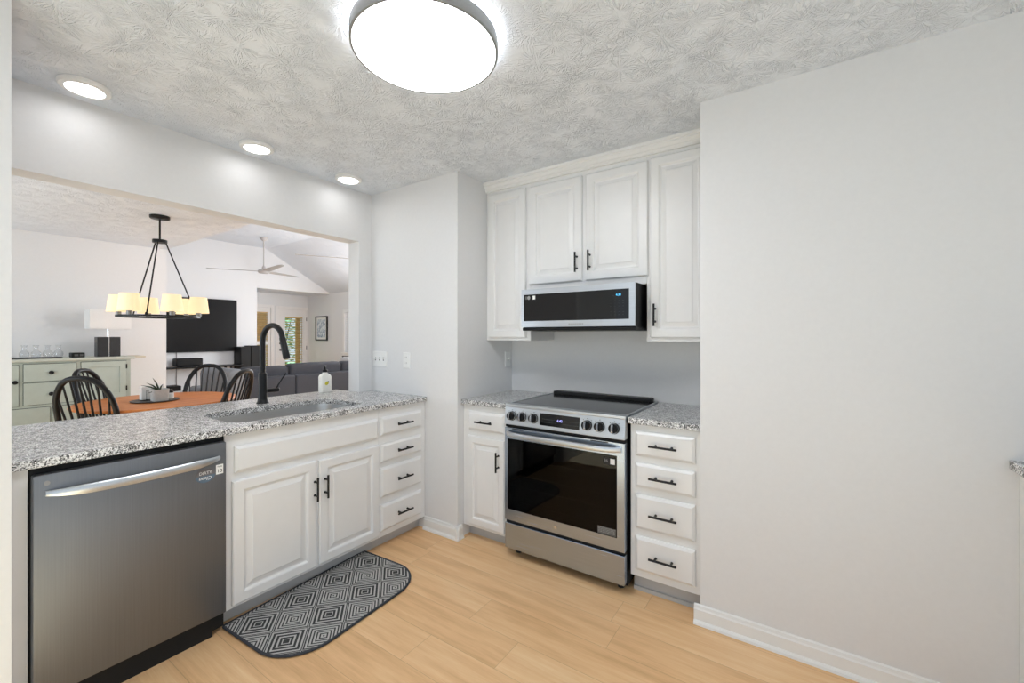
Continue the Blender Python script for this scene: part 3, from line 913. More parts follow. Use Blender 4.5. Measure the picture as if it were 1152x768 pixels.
for kx in (-1.457, -1.383, -1.303, -0.965, -0.893, -0.812):
    bm = new()
    c = FK.p(kx, 0.0, 0.0)
    prof = [(0.029, -0.001), (0.029, 0.004), (0.0255, 0.007), (0.024, 0.026), (0.022, 0.029), (0.001, 0.029)]
    tmp = new(); lathe(tmp, prof, (0, 0, 0), 28)
    bmesh.ops.transform(tmp, matrix=Matrix.Translation(c) @ FK.M.to_3x3().to_4x4(), verts=tmp.verts)
    me = bpy.data.meshes.new('k'); tmp.to_mesh(me); tmp.free(); bm.from_mesh(me); bpy.data.meshes.remove(me)
    k = obj('knob', bm, 'blackplastic', cp, 40)
    bm = new(); fbox(bm, FK, kx - 0.0065, kx + 0.0065, -0.0215, 0.0215, 0.026, 0.042, 0.003)
    obj('knob_grip', bm, 'knobmetal', k, 40)
    bm = new()
    tmp = new(); lathe(tmp, [(0.0268, 0.0045), (0.0268, 0.011), (0.0245, 0.011), (0.0245, 0.0045)], (0, 0, 0), 28, closed=True)
    bmesh.ops.transform(tmp, matrix=Matrix.Translation(c) @ FK.M.to_3x3().to_4x4(), verts=tmp.verts)
    me = bpy.data.meshes.new('k'); tmp.to_mesh(me); tmp.free(); bm.from_mesh(me); bpy.data.meshes.remove(me)
    obj('knob_ring', bm, 'chrome', k, 40)
    bm = new()
    for a in (-40, 0, 40):
        q = math.radians(90 + a)
        fbox(bm, FK, kx + 0.036 * math.cos(q) - 0.0025, kx + 0.036 * math.cos(q) + 0.0025, 0.036 * math.sin(q) - 0.002, 0.036 * math.sin(q) + 0.002, 0.0, 0.0005)
    obj('marking', bm, 'slot', cp)
# oven door
bm = new()
gu0, gu1, gv0, gv1 = -1.489, -0.797, 0.293, 0.722
for a, b, c, d in ((RX0 + 0.002, gu0, 0.226, 0.789), (gu1, RX1 - 0.002, 0.226, 0.789), (gu0, gu1, 0.226, gv0), (gu0, gu1, gv1, 0.789)):
    fbox(bm, GF, a, b, c, d, -0.028, 0.012)
od = obj('oven_door', bm, 'steelx', t)
bm = new(); fbox(bm, GF, gu0, gu1, gv0, gv1, 0.006, 0.010); gl = obj('oven_window', bm, 'oven_glass', od)
bm = new()
for a, b, c, d in ((gu0, gu0 + 0.085, gv0, gv1), (gu1 - 0.085, gu1, gv0, gv1), (gu0 + 0.085, gu1 - 0.085, gv0, gv0 + 0.05), (gu0 + 0.085, gu1 - 0.085, gv1 - 0.05, gv1)):
    fbox(bm, GF, a, b, c, d, 0.0, 0.0055)
obj('window_mask', bm, 'dark', od)
bm = new()
fbox(bm, GF, gu0 + 0.06, gu1 - 0.06, gv0 + 0.02, gv1 - 0.02, -0.029, -0.026); obj('cavity_back', bm, 'dark', od)
bm = new()
for z in (0.43, 0.50, 0.60):
    cyl(bm, GF.p(gu0 + 0.09, z, -0.012), GF.p(gu1 - 0.09, z, -0.012), 0.0022, seg=8)
obj('oven_rack', bm, 'chrome', od)
# handle: a bowed flat bar with a recessed pocket look
bm = new(); rings = []
for i in range(25):
    s_ = i / 24
    u = RX0 + 0.018 + (RX1 - RX0 - 0.036) * s_
    out = 0.014 + 0.040 * (1 - (2 * s_ - 1) ** 8)
    prof = [(-0.016, -0.004), (-0.015, 0.004), (0.0, 0.008), (0.012, 0.004), (0.014, -0.006), (0.0, -0.008)]
    rings.append([bm.verts.new(GF.p(u, 0.757 + a, out + b)) for a, b in prof])
for a, b in zip(rings, rings[1:]):
    ring_faces(bm, a, b)
bm.faces.new(list(reversed(rings[0]))); bm.faces.new(rings[-1])
obj('handle', bm, 'steelbright', od, 50)
for a, b in ((-1.455, -1.375), (-0.945, -0.845)):
    bm = new(); fbox(bm, GF, a, b, 0.781, 0.786, 0.011, 0.0135); obj('vent_slot', bm, 'dark', od)
bm = new(); lathe(bm, [(0.011, -0.0005), (0.011, -0.0015), (0.009, -0.0018), (0.009, -0.001), (0.001, -0.001)], GF.p(-1.159, 0.260, 0.012), 22, axis='y'); obj('badge', bm, 'chrome', od, 40)
FO = Fr((0, 2.162 - 0.0104, 0), '-y')
bm = new(); fbox(bm, FO, -0.872, -0.806, 0.668, 0.704, 0, 0.0005); fs = obj('feature_sticker', bm, 'blackink', od)
bm = new(); fbox(bm, FO, -0.834, -0.809, 0.672, 0.701, 0.0005, 0.0009); obj('white_square', bm, 'paper', fs)
text('36', 0.022, FO, -0.858, 0.688, 0.0006, 'greyink', fs)
bm = new(); fbox(bm, FO, -0.905, -0.803, 0.296, 0.335, 0, 0.0005); ns = obj('care_sticker', bm, 'slot', od)
bm = new()
random.seed(3)
for j in range(4):
    u = -0.90
    while u < -0.812:
        w = random.uniform(0.004, 0.011)
        fbox(bm, FO, u, min(u + w, -0.808), 0.3275 - j * 0.0075, 0.3305 - j * 0.0075, 0.0005, 0.0008); u += w + 0.003
obj('small_print', bm, 'greyink', ns)
bm = new(); fbox(bm, GF, RX0 + 0.002, RX1 - 0.002, 0.207, 0.225, -0.02, -0.004); obj('drawer_gap', bm, 'dark', t)
bm = new(); fbox(bm, GF, RX0 + 0.002, RX1 - 0.002, 0.054, 0.208, -0.028, 0.012, 0.004); obj('storage_drawer', bm, 'steelx', t)
for x in (RX0 + 0.05, RX1 - 0.05):
    for n in (-0.075, -0.55):
        bm = new(); lathe(bm, [(0.018, 0), (0.018, 0.012), (0.012, 0.014), (0.012, 0.06)], GF.p(x, 0, n), 14); obj('foot', bm, 'rubber', t, 40)

# ------------------------------------------------------------------ upper cabinets, crown, microwave
UF = Fr((0, 2.463, 0), '-y')
UD = 0.325
t = thing('upper_cabinet_left', 'narrow tall white wall cabinet left of the microwave', 'cabinet', (-1.70, 2.6, 1.315)); t.name = 'tall_wall_cabinet'
carcass(UF, -1.888, -1.5155, 1.315, 2.395, UD, t)
door(UF, -1.862, -1.548, 1.336, 2.352, t, None, None, 0.055)
t = thing('wall_cabinet', 'white two-door wall cabinet above the microwave', 'cabinet', (-1.13, 2.6, 1.65))
carcass(UF, -1.515, -0.7355, 1.645, 2.395, UD, t)
door(UF, -1.522, -1.134, 1.690, 2.345, t, -1.166, 1.805, 0.058)
door(UF, -1.108, -0.727, 1.690, 2.345, t, -1.079, 1.808, 0.058)
t = thing('tall_wall_cabinet', 'narrow tall white wall cabinet right of the microwave, partly behind the wall', 'cabinet', (-0.56, 2.6, 1.315))
carcass(UF, -0.735, -0.397, 1.315, 2.395, UD, t)
door(UF, -0.712, -0.402, 1.336, 2.352, t, -0.684, 1.463, 0.055)
bm = new()
prism(bm, [(2.47, 2.375), (2.447, 2.375), (2.447, 2.383), (2.440, 2.390), (2.440, 2.398), (2.428, 2.412), (2.428, 2.420), (2.420, 2.424), (2.420, CZ), (2.47, CZ)], -1.889, -0.396, 'x')
struct('trim_1', bm, 'trim')

MF = Fr((0, 2.335, 0), '-y')
MX0, MX1 = -1.497, -0.757
t = thing('microwave', 'low-profile stainless and black over-the-range microwave under the middle cabinet', 'microwave', (-1.13, 2.5, 1.385))
bm = new(); fbox(bm, MF, MX0 + 0.004, MX1 - 0.001, 1.386, 1.644, -0.44, 0, 0.004)
fbox(bm, MF, MX0 + 0.004, MX1 + 0.004, 1.380, 1.400, -0.40, 0.012, 0.004)
obj('case', bm, 'blackplastic', t)
bm = new()
a0, a1, b0, b1 = -1.480, -0.790, 1.440, 1.609
for a, b, c, d in ((MX0, a0, 1.402, 1.642), (a1, MX1, 1.402, 1.642), (a0, a1, 1.402, b0), (a0, a1, b1, 1.642)):
    fbox(bm, MF, a, b, c, d, 0.0, 0.018)
mdoor = obj('door', bm, 'steelbright', t)
bm = new(); fbox(bm, MF, a0, a1, b0, b1, 0.004, 0.015); gp = obj('door_glass', bm, 'gloss', mdoor)
FM = Fr((0, 2.335 - 0.0152, 0), '-y')
text('4:38', 0.017, FM, -0.852, 1.577, 0.0002, 'cyan', gp)
bm = new()
for r_ in range(6):
    for c_ in range(4):
        fbox(bm, FM, -0.90 + c_ * 0.024, -0.892 + c_ * 0.024, 1.545 - r_ * 0.016, 1.5460 - r_ * 0.016, 0, 0.0003)
fbox(bm, FM, -0.884, -0.878, 1.572, 1.575, 0, 0.0004)
obj('lettering', bm, 'dimink', gp)
obj('round_sticker', disc(FM, -1.443, 1.588, 0, 0.011, 0.012), 'greyink', gp)
bm = new(); fbox(bm, FM, -1.413, -1.394, 1.577, 1.600, 0, 0.0005, 0); obj('square_sticker', bm, 'paper', gp)
bm = new(); fbox(bm, FM, -1.470, -1.456, 1.578, 1.598, 0, 0.0005); obj('dim_sticker', bm, 'slot', gp)
bm = new()
for i in range(9):
    fbox(bm, Fr((0, 2.335 - 0.018, 0), '-y'), -1.16 + i * 0.011, -1.152 + i * 0.011, 1.4155, 1.4205, -0.0002, 0.0003)
obj('maker_mark', bm, 'greyink', mdoor)
bm = new()
fbox(bm, MF, -1.46, -0.80, 1.3775, 1.381, -0.36, -0.06); obj('grease_filter', bm, 'slot', t)

# ------------------------------------------------------------------ switch plates
def plate(F, u, v, gangs, label, cat, kinds):
    t = thing('switch_plate' if 'outlet' not in kinds else 'outlet_plate', label, cat, F.p(u, v - 0.057, 0))
    w = 0.035 + 0.023 * (gangs - 1)
    bm = new(); panel(bm, F, u - w, u + w, v - 0.058, v + 0.058, [(0, 0), (0, 0.003), (0.003, 0.006), (0.006, 0.0065)]); obj('plate', bm, 'plate', t)
    for i, k in enumerate(kinds):
        cu = u + (i - (gangs - 1) / 2) * 0.046
        if k == 'toggle':
            bm = new(); fbox(bm, F, cu - 0.0055, cu + 0.0055, v - 0.013, v + 0.013, 0.006, 0.0068); obj('toggle_slot', bm, 'slot', t)
            bm = new(); panel(bm, F, cu - 0.0045, cu + 0.0045, v - 0.004, v + 0.011, [(0, 0.0066), (0.0005, 0.012), (0.001, 0.017)]); obj('toggle', bm, 'plate', t)
        else:
            for s_ in (-1, 1):
                bm = new(); fbox(bm, F, cu - 0.016, cu + 0.016, v + s_ * 0.021 - 0.015, v + s_ * 0.021 + 0.015, 0.006, 0.0072, 0.0006); o = obj('socket', bm, 'plate', t)
                bm = new()
                fbox(bm, F, cu - 0.008, cu - 0.006, v + s_ * 0.021 - 0.003, v + s_ * 0.021 + 0.007, 0.0072, 0.0076)
                fbox(bm, F, cu + 0.005, cu + 0.007, v + s_ * 0.021 - 0.003, v + s_ * 0.021 + 0.007, 0.0072, 0.0076)
                obj('slots', bm, 'slot', o)
    return t
SF = Fr((0, 2.145, 0), '-y')
plate(SF, -2.672, 1.172, 3, 'wide white triple toggle switch plate above the counter, nearer the opening', 'switch', ['toggle'] * 3)
plate(SF, -2.376, 1.170, 1, 'single white outlet plate beside the triple switch plate', 'outlet', ['outlet'])
AF = Fr((-1.89, 0, 0), '+x')
plate(AF, 2.725, 1.168, 1, 'single white switch plate on the side wall of the range alcove', 'switch', ['toggle'])

# ------------------------------------------------------------------ kitchen lights
lx, ly = -1.14, 1.12
t = thing('ceiling_lamp', 'large round flush ceiling lamp with grey rim', 'lamp', (lx, ly, CZ))
bm = new(); lathe(bm, [(0.262, 2.379), (0.264, 2.381), (0.264, 2.424), (0.258, 2.426), (0.255, 2.424), (0.255, 2.379)], (lx, ly, 0), 64, closed=True); obj('rim', bm, 'ring', t, 40)
bm = new(); lathe(bm, [(0.2545, 2.420), (0.2545, 2.3795), (0.250, 2.378), (0.001, 2.377)], (lx, ly, 0), 64); obj('diffuser', bm, 'diffuser', t, 40)
bm = new(); lathe(bm, [(0.215, 2.4265), (0.215, CZ - 0.001)], (lx, ly, 0), 48); obj('backlight_band', bm, 'glowband', t, 40)
for cy_, lab in ((0.503, 'recessed ceiling downlight nearest the left wall end'), (1.217, 'middle recessed downlight of the three above the counter'), (1.818, 'recessed ceiling downlight nearest the switch wall')):
    cx_ = -2.60
    t = thing('recessed_downlight', lab, 'lamp', (cx_, cy_, CZ), group='downlights above the peninsula')
    bm = new(); lathe(bm, [(0.088, CZ - 0.001), (0.088, CZ - 0.012), (0.083, CZ - 0.018), (0.066, CZ - 0.021), (0.064, CZ - 0.019), (0.064, CZ - 0.001)], (cx_, cy_, 0), 40, closed=True); obj('trim_ring', bm, 'trim', t, 40)
    bm = new(); lathe(bm, [(0.064, CZ - 0.002), (0.064, CZ - 0.0175), (0.001, CZ - 0.018)], (cx_, cy_, 0), 40); obj('lens', bm, 'can', t, 40)

# ------------------------------------------------------------------ right run of cabinets (a sliver at the frame's edge)
QF = Fr((0.607, 0, 0), '-x')
t = thing('side_cabinet', 'white base cabinet at the right edge against the blank wall', 'cabinet', (0.9, 1.75, 0))
carcass(QF, -2.157, -1.35, 0.09, CB, 0.60, t)
bm = new(); fbox(bm, QF, -2.157, -1.35, 0, 0.09, -0.6, -0.065); obj('toe_kick', bm, 'toe', t)
door(QF, -1.74, -1.39, 0.11, 0.67, t, -1.69, 0.55)
drawer(QF, -1.74, -1.39, 0.71, 0.85, t)
counter([(0.584, 1.33), (1.218, 1.33), (1.218, 2.157), (0.584, 2.157)], 'granite countertop corner at the far right edge on the blank wall')

# ------------------------------------------------------------------ dining room
SBF = Fr((-6.2, 0, 0), '+x')
t = thing('sideboard', 'sage green sideboard with dark knobs along the dining wall', 'sideboard', (-6.4, 0.95, 0))
bm = new(); fbox(bm, SBF, 0.335, 1.565, 0.22, 1.092, -0.44, 0); 
obj('case', bm, 'sage', t)
for u in (0.335, 1.505):
    for n in (-0.44, -0.06):
        bm = new(); fbox(bm, SBF, u, u + 0.06, 0, 0.22, n, n + 0.06); obj('leg', bm, 'sage', t)
bm = new(); fbox(bm, SBF, 0.30, 1.60, 1.093, 1.122, -0.455, 0.03, 0.006); obj('top', bm, 'sagetop', t)
bm = new(); fbox(bm, SBF, 1.60, 1.70, 1.106, 1.122, -0.30, 0.0, 0.003); obj('end_leaf', bm, 'beigewood', t)
FLAT = [(0, 0.0005), (0, 0.012), (0.002, 0.014)]
SH = [(0, 0.0005), (0, 0.014), (0.055, 0.014), (0.057, 0.004)]
def knob(F, u, v, parent):
    bm = new(); lathe(bm, [(0.008, 0.012), (0.007, 0.022), (0.017, 0.028), (0.019, 0.036), (0.012, 0.043), (0.001, 0.044)], F.p(u, v, 0), 16, axis='x'); obj('knob', bm, 'black', parent, 40)
def sfront(name, u0, u1, v0, v1, loops, ku, kv):
    g = new(); fbox(g, SBF, u0 - 0.004, u1 + 0.004, v0 - 0.004, v1 + 0.004, 0.0, 0.001); 
    bm = new(); panel(bm, SBF, u0, u1, v0, v1, loops); o = obj(name, bm, 'sage', t)
    obj('shadow_gap', g, 'dark', o)
    knob(SBF, ku, kv, o)
    return o
sfront('door', 0.385, 0.740, 0.672, 1.065, SH, 0.715, 0.905)
o = sfront('door', 1.170, 1.527, 0.672, 1.075, SH, 1.195, 0.88)
bm = new()
for z in (0.75, 0.99):
    fbox(bm, SBF, 1.522, 1.534, z, z + 0.05, 0.012, 0.018)
obj('hinge', bm, 'black', o)
sfront('drawer', 0.772, 1.132, 0.902, 1.072, FLAT, 0.952, 0.985)
sfront('drawer', 0.772, 1.132, 0.676, 0.888, FLAT, 0.952, 0.775)
sfront('drawer', 0.385, 0.945, 0.30, 0.645, FLAT, 0.665, 0.47)
sfront('drawer', 0.965, 1.527, 0.30, 0.645, FLAT, 1.245, 0.47)
TOPZ = 1.1222
bm = new(); fbox(bm, SBF, 0.70, 1.045, TOPZ, TOPZ + 0.012, -0.25, -0.05, 0.003)
tag(obj('serving_tray', bm, 'slate'), 'long thin dark tray under the glass carafes on the sideboard', 'tray')
base = None
CY = (0.795, 0.874, 0.955, 1.030)
labs = ('glass carafe on the tray, leftmost of four', 'glass carafe on the tray, second from the left', 'glass carafe on the tray, third from the left', 'glass carafe on the tray, rightmost of four beside the black box')
for i, yy in enumerate(CY):
    if base is None:
        bm = new(); lathe(bm, [(0.020, 0), (0.030, 0.002), (0.037, 0.025), (0.035, 0.048), (0.020, 0.066), (0.016, 0.085), (0.018, 0.108), (0.026, 0.120), (0.0245, 0.120), (0.0165, 0.108), (0.0145, 0.085), (0.0185, 0.066), (0.0335, 0.048), (0.0355, 0.025), (0.028, 0.004)], (0, 0, 0), 28)
        base = obj('glass_carafe', bm, 'carafe', None, 60)
        o = base
    else:
        o = base.copy(); COL.objects.link(o)
    o.location = (-6.35, yy, TOPZ + 0.0125)
    tag(o, labs[i], 'carafe', 'carafes on the tray')
t = thing('small_black_box', 'small black box between the carafes and the table lamp', 'box', (-6.33, 1.17, TOPZ))
bm = new(); box(bm, -6.40, -6.28, 1.115, 1.215, TOPZ, TOPZ + 0.05, 0.006); obj('case', bm, 'blackplastic', t)
bm = new(); box(bm, -6.2795, -6.278, 1.135, 1.165, TOPZ + 0.015, TOPZ + 0.035); box(bm, -6.2795, -6.278, 1.175, 1.20, TOPZ + 0.015, TOPZ + 0.035); obj('dial', bm, 'slot', t)
t = thing('table_lamp', 'table lamp with black block base and white rectangular shade on the sideboard', 'lamp', (-6.36, 1.42, TOPZ))
bm = new(); box(bm, -6.42, -6.30, 1.315, 1.505, TOPZ, TOPZ + 0.215, 0.003); obj('block_base', bm, 'jet', t)
bm = new(); box(bm, -6.300, -6.297, 1.405, 1.412, TOPZ, TOPZ + 0.215); cyl(bm, (-6.36, 1.41, TOPZ + 0.215), (-6.36, 1.41, TOPZ + 0.31), 0.007); obj('stem', bm, 'chrome', t, 40)
bm = new()
for a, b, c, d in ((-6.47, -6.465, 1.245, 1.585), (-6.255, -6.25, 1.245, 1.585), (-6.465, -6.255, 1.245, 1.25), (-6.465, -6.255, 1.58, 1.585)):
    box(bm, a, b, c, d, 1.425, 1.632)
box(bm, -6.465, -6.255, 1.25, 1.58, 1.60, 1.603)
obj('lamp_shade', bm, 'whiteshade', t)
t = thing('succulent_pot', 'small pot with a green leaf at the left end of the sideboard', 'plant', (-6.32, 0.655, TOPZ))
bm = new(); lathe(bm, [(0.025, 0), (0.03, 0.03), (0.027, 0.03), (0.022, 0.005)], (-6.32, 0.655, TOPZ), 18, closed=False); obj('pot', bm, 'paper', t, 40)
bm = new()
for a, h in ((0.5, 0.07), (1.6, 0.09), (-0.6, 0.05)):
    tube(bm, [(-6.32, 0.655, TOPZ + 0.02), (-6.32 + 0.008, 0.655 + 0.008 * a, TOPZ + h * 0.6), (-6.32, 0.655 + 0.014 * a, TOPZ + h)], [0.007, 0.010, 0.001], 8)
obj('leaves', bm, 'greenleaf', t, 50)

# ---- dining table
TX, TY = -4.98, 1.47
t = thing('dining_table', 'round orange-brown wooden dining table under the chandelier', 'table', (TX, TY, 0))
bm = new(); lathe(bm, [(0.57, 0.720), (0.60, 0.728), (0.605, 0.738), (0.60, 0.748), (0.59, 0.750), (0.001, 0.750)], (TX, TY, 0), 72); obj('tabletop', bm, 'table', t, 40)
bm = new(); lathe(bm, [(0.16, 0.70), (0.16, 0.72), (0.06, 0.70), (0.05, 0.60), (0.09, 0.42), (0.06, 0.30), (0.10, 0.22), (0.10, 0.12), (0.05, 0.10)], (TX, TY, 0), 28); obj('pedestal', bm, 'chair', t, 50)
for k in range(4):
    a = PI / 4 + k * PI / 2
    bm = new(); c, s_ = math.cos(a), math.sin(a)
    tube(bm, [(TX + c * r, TY + s_ * r, z) for r, z in ((0.07, 0.18), (0.2, 0.15), (0.34, 0.07), (0.40, 0.03))], [0.045, 0.04, 0.032, 0.028], 10); obj('leg', bm, 'chair', t, 50)
tz = 0.7502
px_, py_ = -4.93, 1.42
t = thing('round_tray', 'thin dark round tray in the middle of the dining table', 'tray', (px_, py_, tz))
bm = new(); lathe(bm, [(0.15, 0), (0.175, 0.004), (0.18, 0.010), (0.172, 0.010), (0.15, 0.006), (0.001, 0.006)], (px_, py_, tz), 40); obj('plate', bm, 'slate', t, 40)
tz2 = tz + 0.0065
t = thing('succulent_planter', 'pale square planter with dark spiky leaves on the round tray', 'plant', (px_ + 0.05, py_ + 0.01, tz2))
qx, qy = px_ + 0.055, py_ + 0.015
bm = new()
o1 = [rrect(qx - 0.06, qx + 0.06, qy - 0.06, qy + 0.06, 0.012, 3)]
lo = [bm.verts.new((a, b, tz2)) for a, b in rrect(qx - 0.055, qx + 0.055, qy - 0.055, qy + 0.055, 0.02, 4)]
hi = [bm.verts.new((a, b, tz2 + 0.105)) for a, b in rrect(qx - 0.062, qx + 0.062, qy - 0.062, qy + 0.062, 0.02, 4)]
hi2 = [bm.verts.new((a, b, tz2 + 0.105)) for a, b in rrect(qx - 0.055, qx + 0.055, qy - 0.055, qy + 0.055, 0.017, 4)]
lo2 = [bm.verts.new((a, b, tz2 + 0.085)) for a, b in rrect(qx - 0.054, qx + 0.054, qy - 0.054, qy + 0.054, 0.017, 4)]
ring_faces(bm, lo, hi); ring_faces(bm, hi, hi2); ring_faces(bm, hi2, lo2); bm.faces.new(lo); bm.faces.new(lo2)
obj('pot', bm, 'concrete', t, 40)
bm = new()
for dx, dy, dz in ((0.02, -0.10, 0.07), (0.0, -0.05, 0.11), (-0.03, -0.02, 0.05), (0.02, 0.02, 0.05), (-0.01, -0.13, 0.05), (0.03, -0.09, -0.02)):
    tube(bm, [(qx, qy, tz2 + 0.09), (qx + dx * 0.5, qy + dy * 0.5, tz2 + 0.10 + dz * 0.6), (qx + dx, qy + dy, tz2 + 0.10 + dz)], [0.008, 0.006, 0.001], 8)
obj('leaves', bm, 'plant', t, 50)
t = thing('napkin_holder', 'white napkin stack in a holder behind the planter on the tray', 'napkins', (px_ - 0.09, py_ + 0.0, tz2))
bm = new(); box(bm, px_ - 0.12, px_ - 0.055, py_ - 0.085, py_ + 0.085, tz2 + 0.004, tz2 + 0.125, 0.006); obj('napkins', bm, 'paper', t)
bm = new(); box(bm, px_ - 0.13, px_ - 0.045, py_ - 0.09, py_ + 0.09, tz2, tz2 + 0.004)
for xx in (-0.127, -0.05):
    tube(bm, [(px_ + xx, py_ - 0.05, tz2 + 0.003), (px_ + xx, py_ - 0.05, tz2 + 0.09), (px_ + xx, py_ + 0.05, tz2 + 0.09), (px_ + xx, py_ + 0.05, tz2 + 0.003)], 0.002, 6)
obj('wire_frame', bm, 'black', t)
t = thing('pepper_mill', 'small dark shaker behind the planter on the tray', 'shaker', (px_ - 0.02, py_ + 0.125, tz2))
bm = new(); lathe(bm, [(0.022, 0), (0.022, 0.05), (0.016, 0.055)], (px_ - 0.02, py_ + 0.125, tz2), 16); obj('jar', bm, 'paper', t, 40)
bm = new(); lathe(bm, [(0.018, 0.055), (0.02, 0.075), (0.012, 0.085), (0.001, 0.087)], (px_ - 0.02, py_ + 0.125, tz2), 16); obj('cap', bm, 'jet', t, 40)

# ---- windsor chairs
def make_chair(label):
    t = thing('windsor_chair', label, 'chair', (0, 0, 0), world=False, group='black Windsor chairs round the dining table')
    bm = new()
    pr = []
    for k in range(32):
        a = 2 * PI * k / 32
        r = 0.215 if math.sin(a) > 0 else 0.205
        pr.append((r * 1.02 * math.copysign(abs(math.cos(a)) ** 0.8, math.cos(a)), r * math.copysign(abs(math.sin(a)) ** 0.8, math.sin(a))))
    sec = []
    for z, k in ((0.425, 0.90), (0.432, 0.97), (0.446, 1.0), (0.456, 0.98), (0.452, 0.8), (0.446, 0.4)):
        sec.append([bm.verts.new((a * k, b * k, z)) for a, b in pr])
    for a, b in zip(sec, sec[1:]):
        ring_faces(bm, a, b)
    bm.faces.new(sec[0]); bm.faces.new(sec[-1])
    obj('seat', bm, 'chair', t, 50)
    feet = []
    for sx_, sy_ in ((-1, 1), (1, 1), (-1, -1), (1, -1)):
        p0 = Vector((sx_ * 0.13, sy_ * 0.12, 0.435)); p1 = Vector((sx_ * 0.205, sy_ * 0.215, 0.0))
        feet.append((p0, p1))
        bm = new()
        tube(bm, [p0.lerp(p1, s_) for s_ in (0, 0.12, 0.3, 0.5, 0.62, 0.7, 1.0)], [0.012, 0.016, 0.020, 0.022, 0.016, 0.019, 0.012], 10); obj('leg', bm, 'chair', t, 50)
    for i, j in ((0, 2), (1, 3)):
        a = feet[i][0].lerp(feet[i][1], 0.6); b = feet[j][0].lerp(feet[j][1], 0.6)
        bm = new(); tube(bm, [a.lerp(b, s_) for s_ in (0, 0.5, 1)], [0.008, 0.014, 0.008], 8); obj('stretcher', bm, 'chair', t, 50)
    a = feet[0][0].lerp(feet[0][1], 0.6).lerp(feet[2][0].lerp(feet[2][1], 0.6), 0.5); b = Vector((-a.x, a.y, a.z))
    bm = new(); tube(bm, [a.lerp(b, s_) for s_ in (0, 0.5, 1)], [0.008, 0.014, 0.008], 8); obj('stretcher', bm, 'chair', t, 50)
    # hoop: lies in a plane leaning back
    H = 0.575; lean = 0.16
    def hp(x, s_):
        return Vector((x, -0.165 - lean * s_ - 0.03 * (1 - (x / 0.23) ** 2) * (1 if s_ < 0.5 else 1), 0.448 + H * s_))
    def hoop(tp):
        a = PI * tp
        x = -0.225 * math.copysign(abs(math.cos(a)) ** 0.72, math.cos(a)) * (0.80 + 0.20 * min(1, math.sin(a) * 1.4))
        return hp(x, math.sin(a) ** 0.92 if a not in (0,) else 0)
    pts = [hoop(k / 30) for k in range(31)]
    bm = new(); tube(bm, pts, 0.0205, 10, flat=1.0); obj('back_hoop', bm, 'chair', t, 60)
    import bisect
    for i in range(7):
        xt = -0.165 + 0.055 * i
        xb = xt * 0.72
        best = min((abs(p.x - xt), k) for k, p in enumerate(pts) if p.z > 0.7)[1]
        q = pts[best]
        p0 = Vector((xb, -0.175 - 0.02 * (1 - (xb / 0.2) ** 2), 0.45)); p1 = Vector((xt, q.y, q.z))
        bm = new(); tube(bm, [p0.lerp(p1, s_) for s_ in (0, 0.35, 1)], [0.0075, 0.0095, 0.0065], 8); obj('spindle', bm, 'chair', t, 50)
    return t
def chair_pose(topx, topy, rot):
    """place a chair so that its hoop top comes to (topx, topy); rot = heading of the seat front"""
    off = Vector((0, -0.36, 0)); off.rotate(Matrix.Rotation(rot, 3, 'Z'))
    return (topx - off.x, topy - off.y, 0)
def heading(dx, dy):
    return math.atan2(dy, dx) - PI / 2
CH = [('black Windsor chair nearest the left wall end, its hoop in front of the table', -4.567, 0.843, heading(-0.75, 0.66)),
      ('black Windsor chair in front of the sideboard, behind another chair', -5.62, 1.06, heading(0.55, 0.6)),
      ('black Windsor chair at the far side of the table below the television', -5.42, 2.04, heading(0.75, -0.66)),
      ('black Windsor chair beside the faucet, nearest the sofa', -4.29, 1.92, heading(-0.75, -0.55))]
c0 = None
for lab, a, b, r in CH:
    if c0 is None:
        c0 = make_chair(lab); c0.location = chair_pose(a, b, r); c0.rotation_euler = (0, 0, r)
    else:
        dup(c0, chair_pose(a, b, r), r, lab)

# ---- chandelier
hx, hy = -4.85, 1.43
t = thing('chandelier', 'black ring chandelier with six cream drum shades over the dining table', 'lamp', (hx, hy, CZ))
bm = new(); lathe(bm, [(0.001, CZ - 0.001), (0.075, CZ - 0.001), (0.075, CZ - 0.022), (0.068, CZ - 0.028), (0.01, CZ - 0.03)], (hx, hy, 0), 32); obj('canopy', bm, 'black', t, 40)
bm = new(); cyl(bm, (hx, hy, CZ - 0.028), (hx, hy, 2.215), 0.0075, seg=12); obj('stem', bm, 'black', t, 40)
bm = new(); lathe(bm, [(0.01, 2.225), (0.055, 2.222), (0.055, 2.195), (0.01, 2.19)], (hx, hy, 0), 24); obj('hub', bm, 'black', t, 40)
RR = 0.29; RZ = 1.522
bm = new(); lathe(bm, [(RR - 0.012, RZ - 0.008), (RR + 0.012, RZ - 0.008), (RR + 0.012, RZ + 0.008), (RR - 0.012, RZ + 0.008)], (hx, hy, 0), 64, closed=True)
obj('ring', bm, 'black', t, 40)
A0 = 0.0
for k in range(3):
    a = 1.5 + k * 2 * PI / 3
    bm = new(); c, s_ = math.cos(a), math.sin(a)
    tube(bm, [(hx + 0.045 * c, hy + 0.045 * s_, 2.20), (hx + RR * c, hy + RR * s_, RZ)], 0.006, 8)
    lathe(bm, [(0.011, RZ - 0.004), (0.011, RZ + 0.02), (0.006, RZ + 0.03)], (hx + RR * c, hy + RR * s_, 0), 12)
    obj('rod', bm, 'black', t, 40)
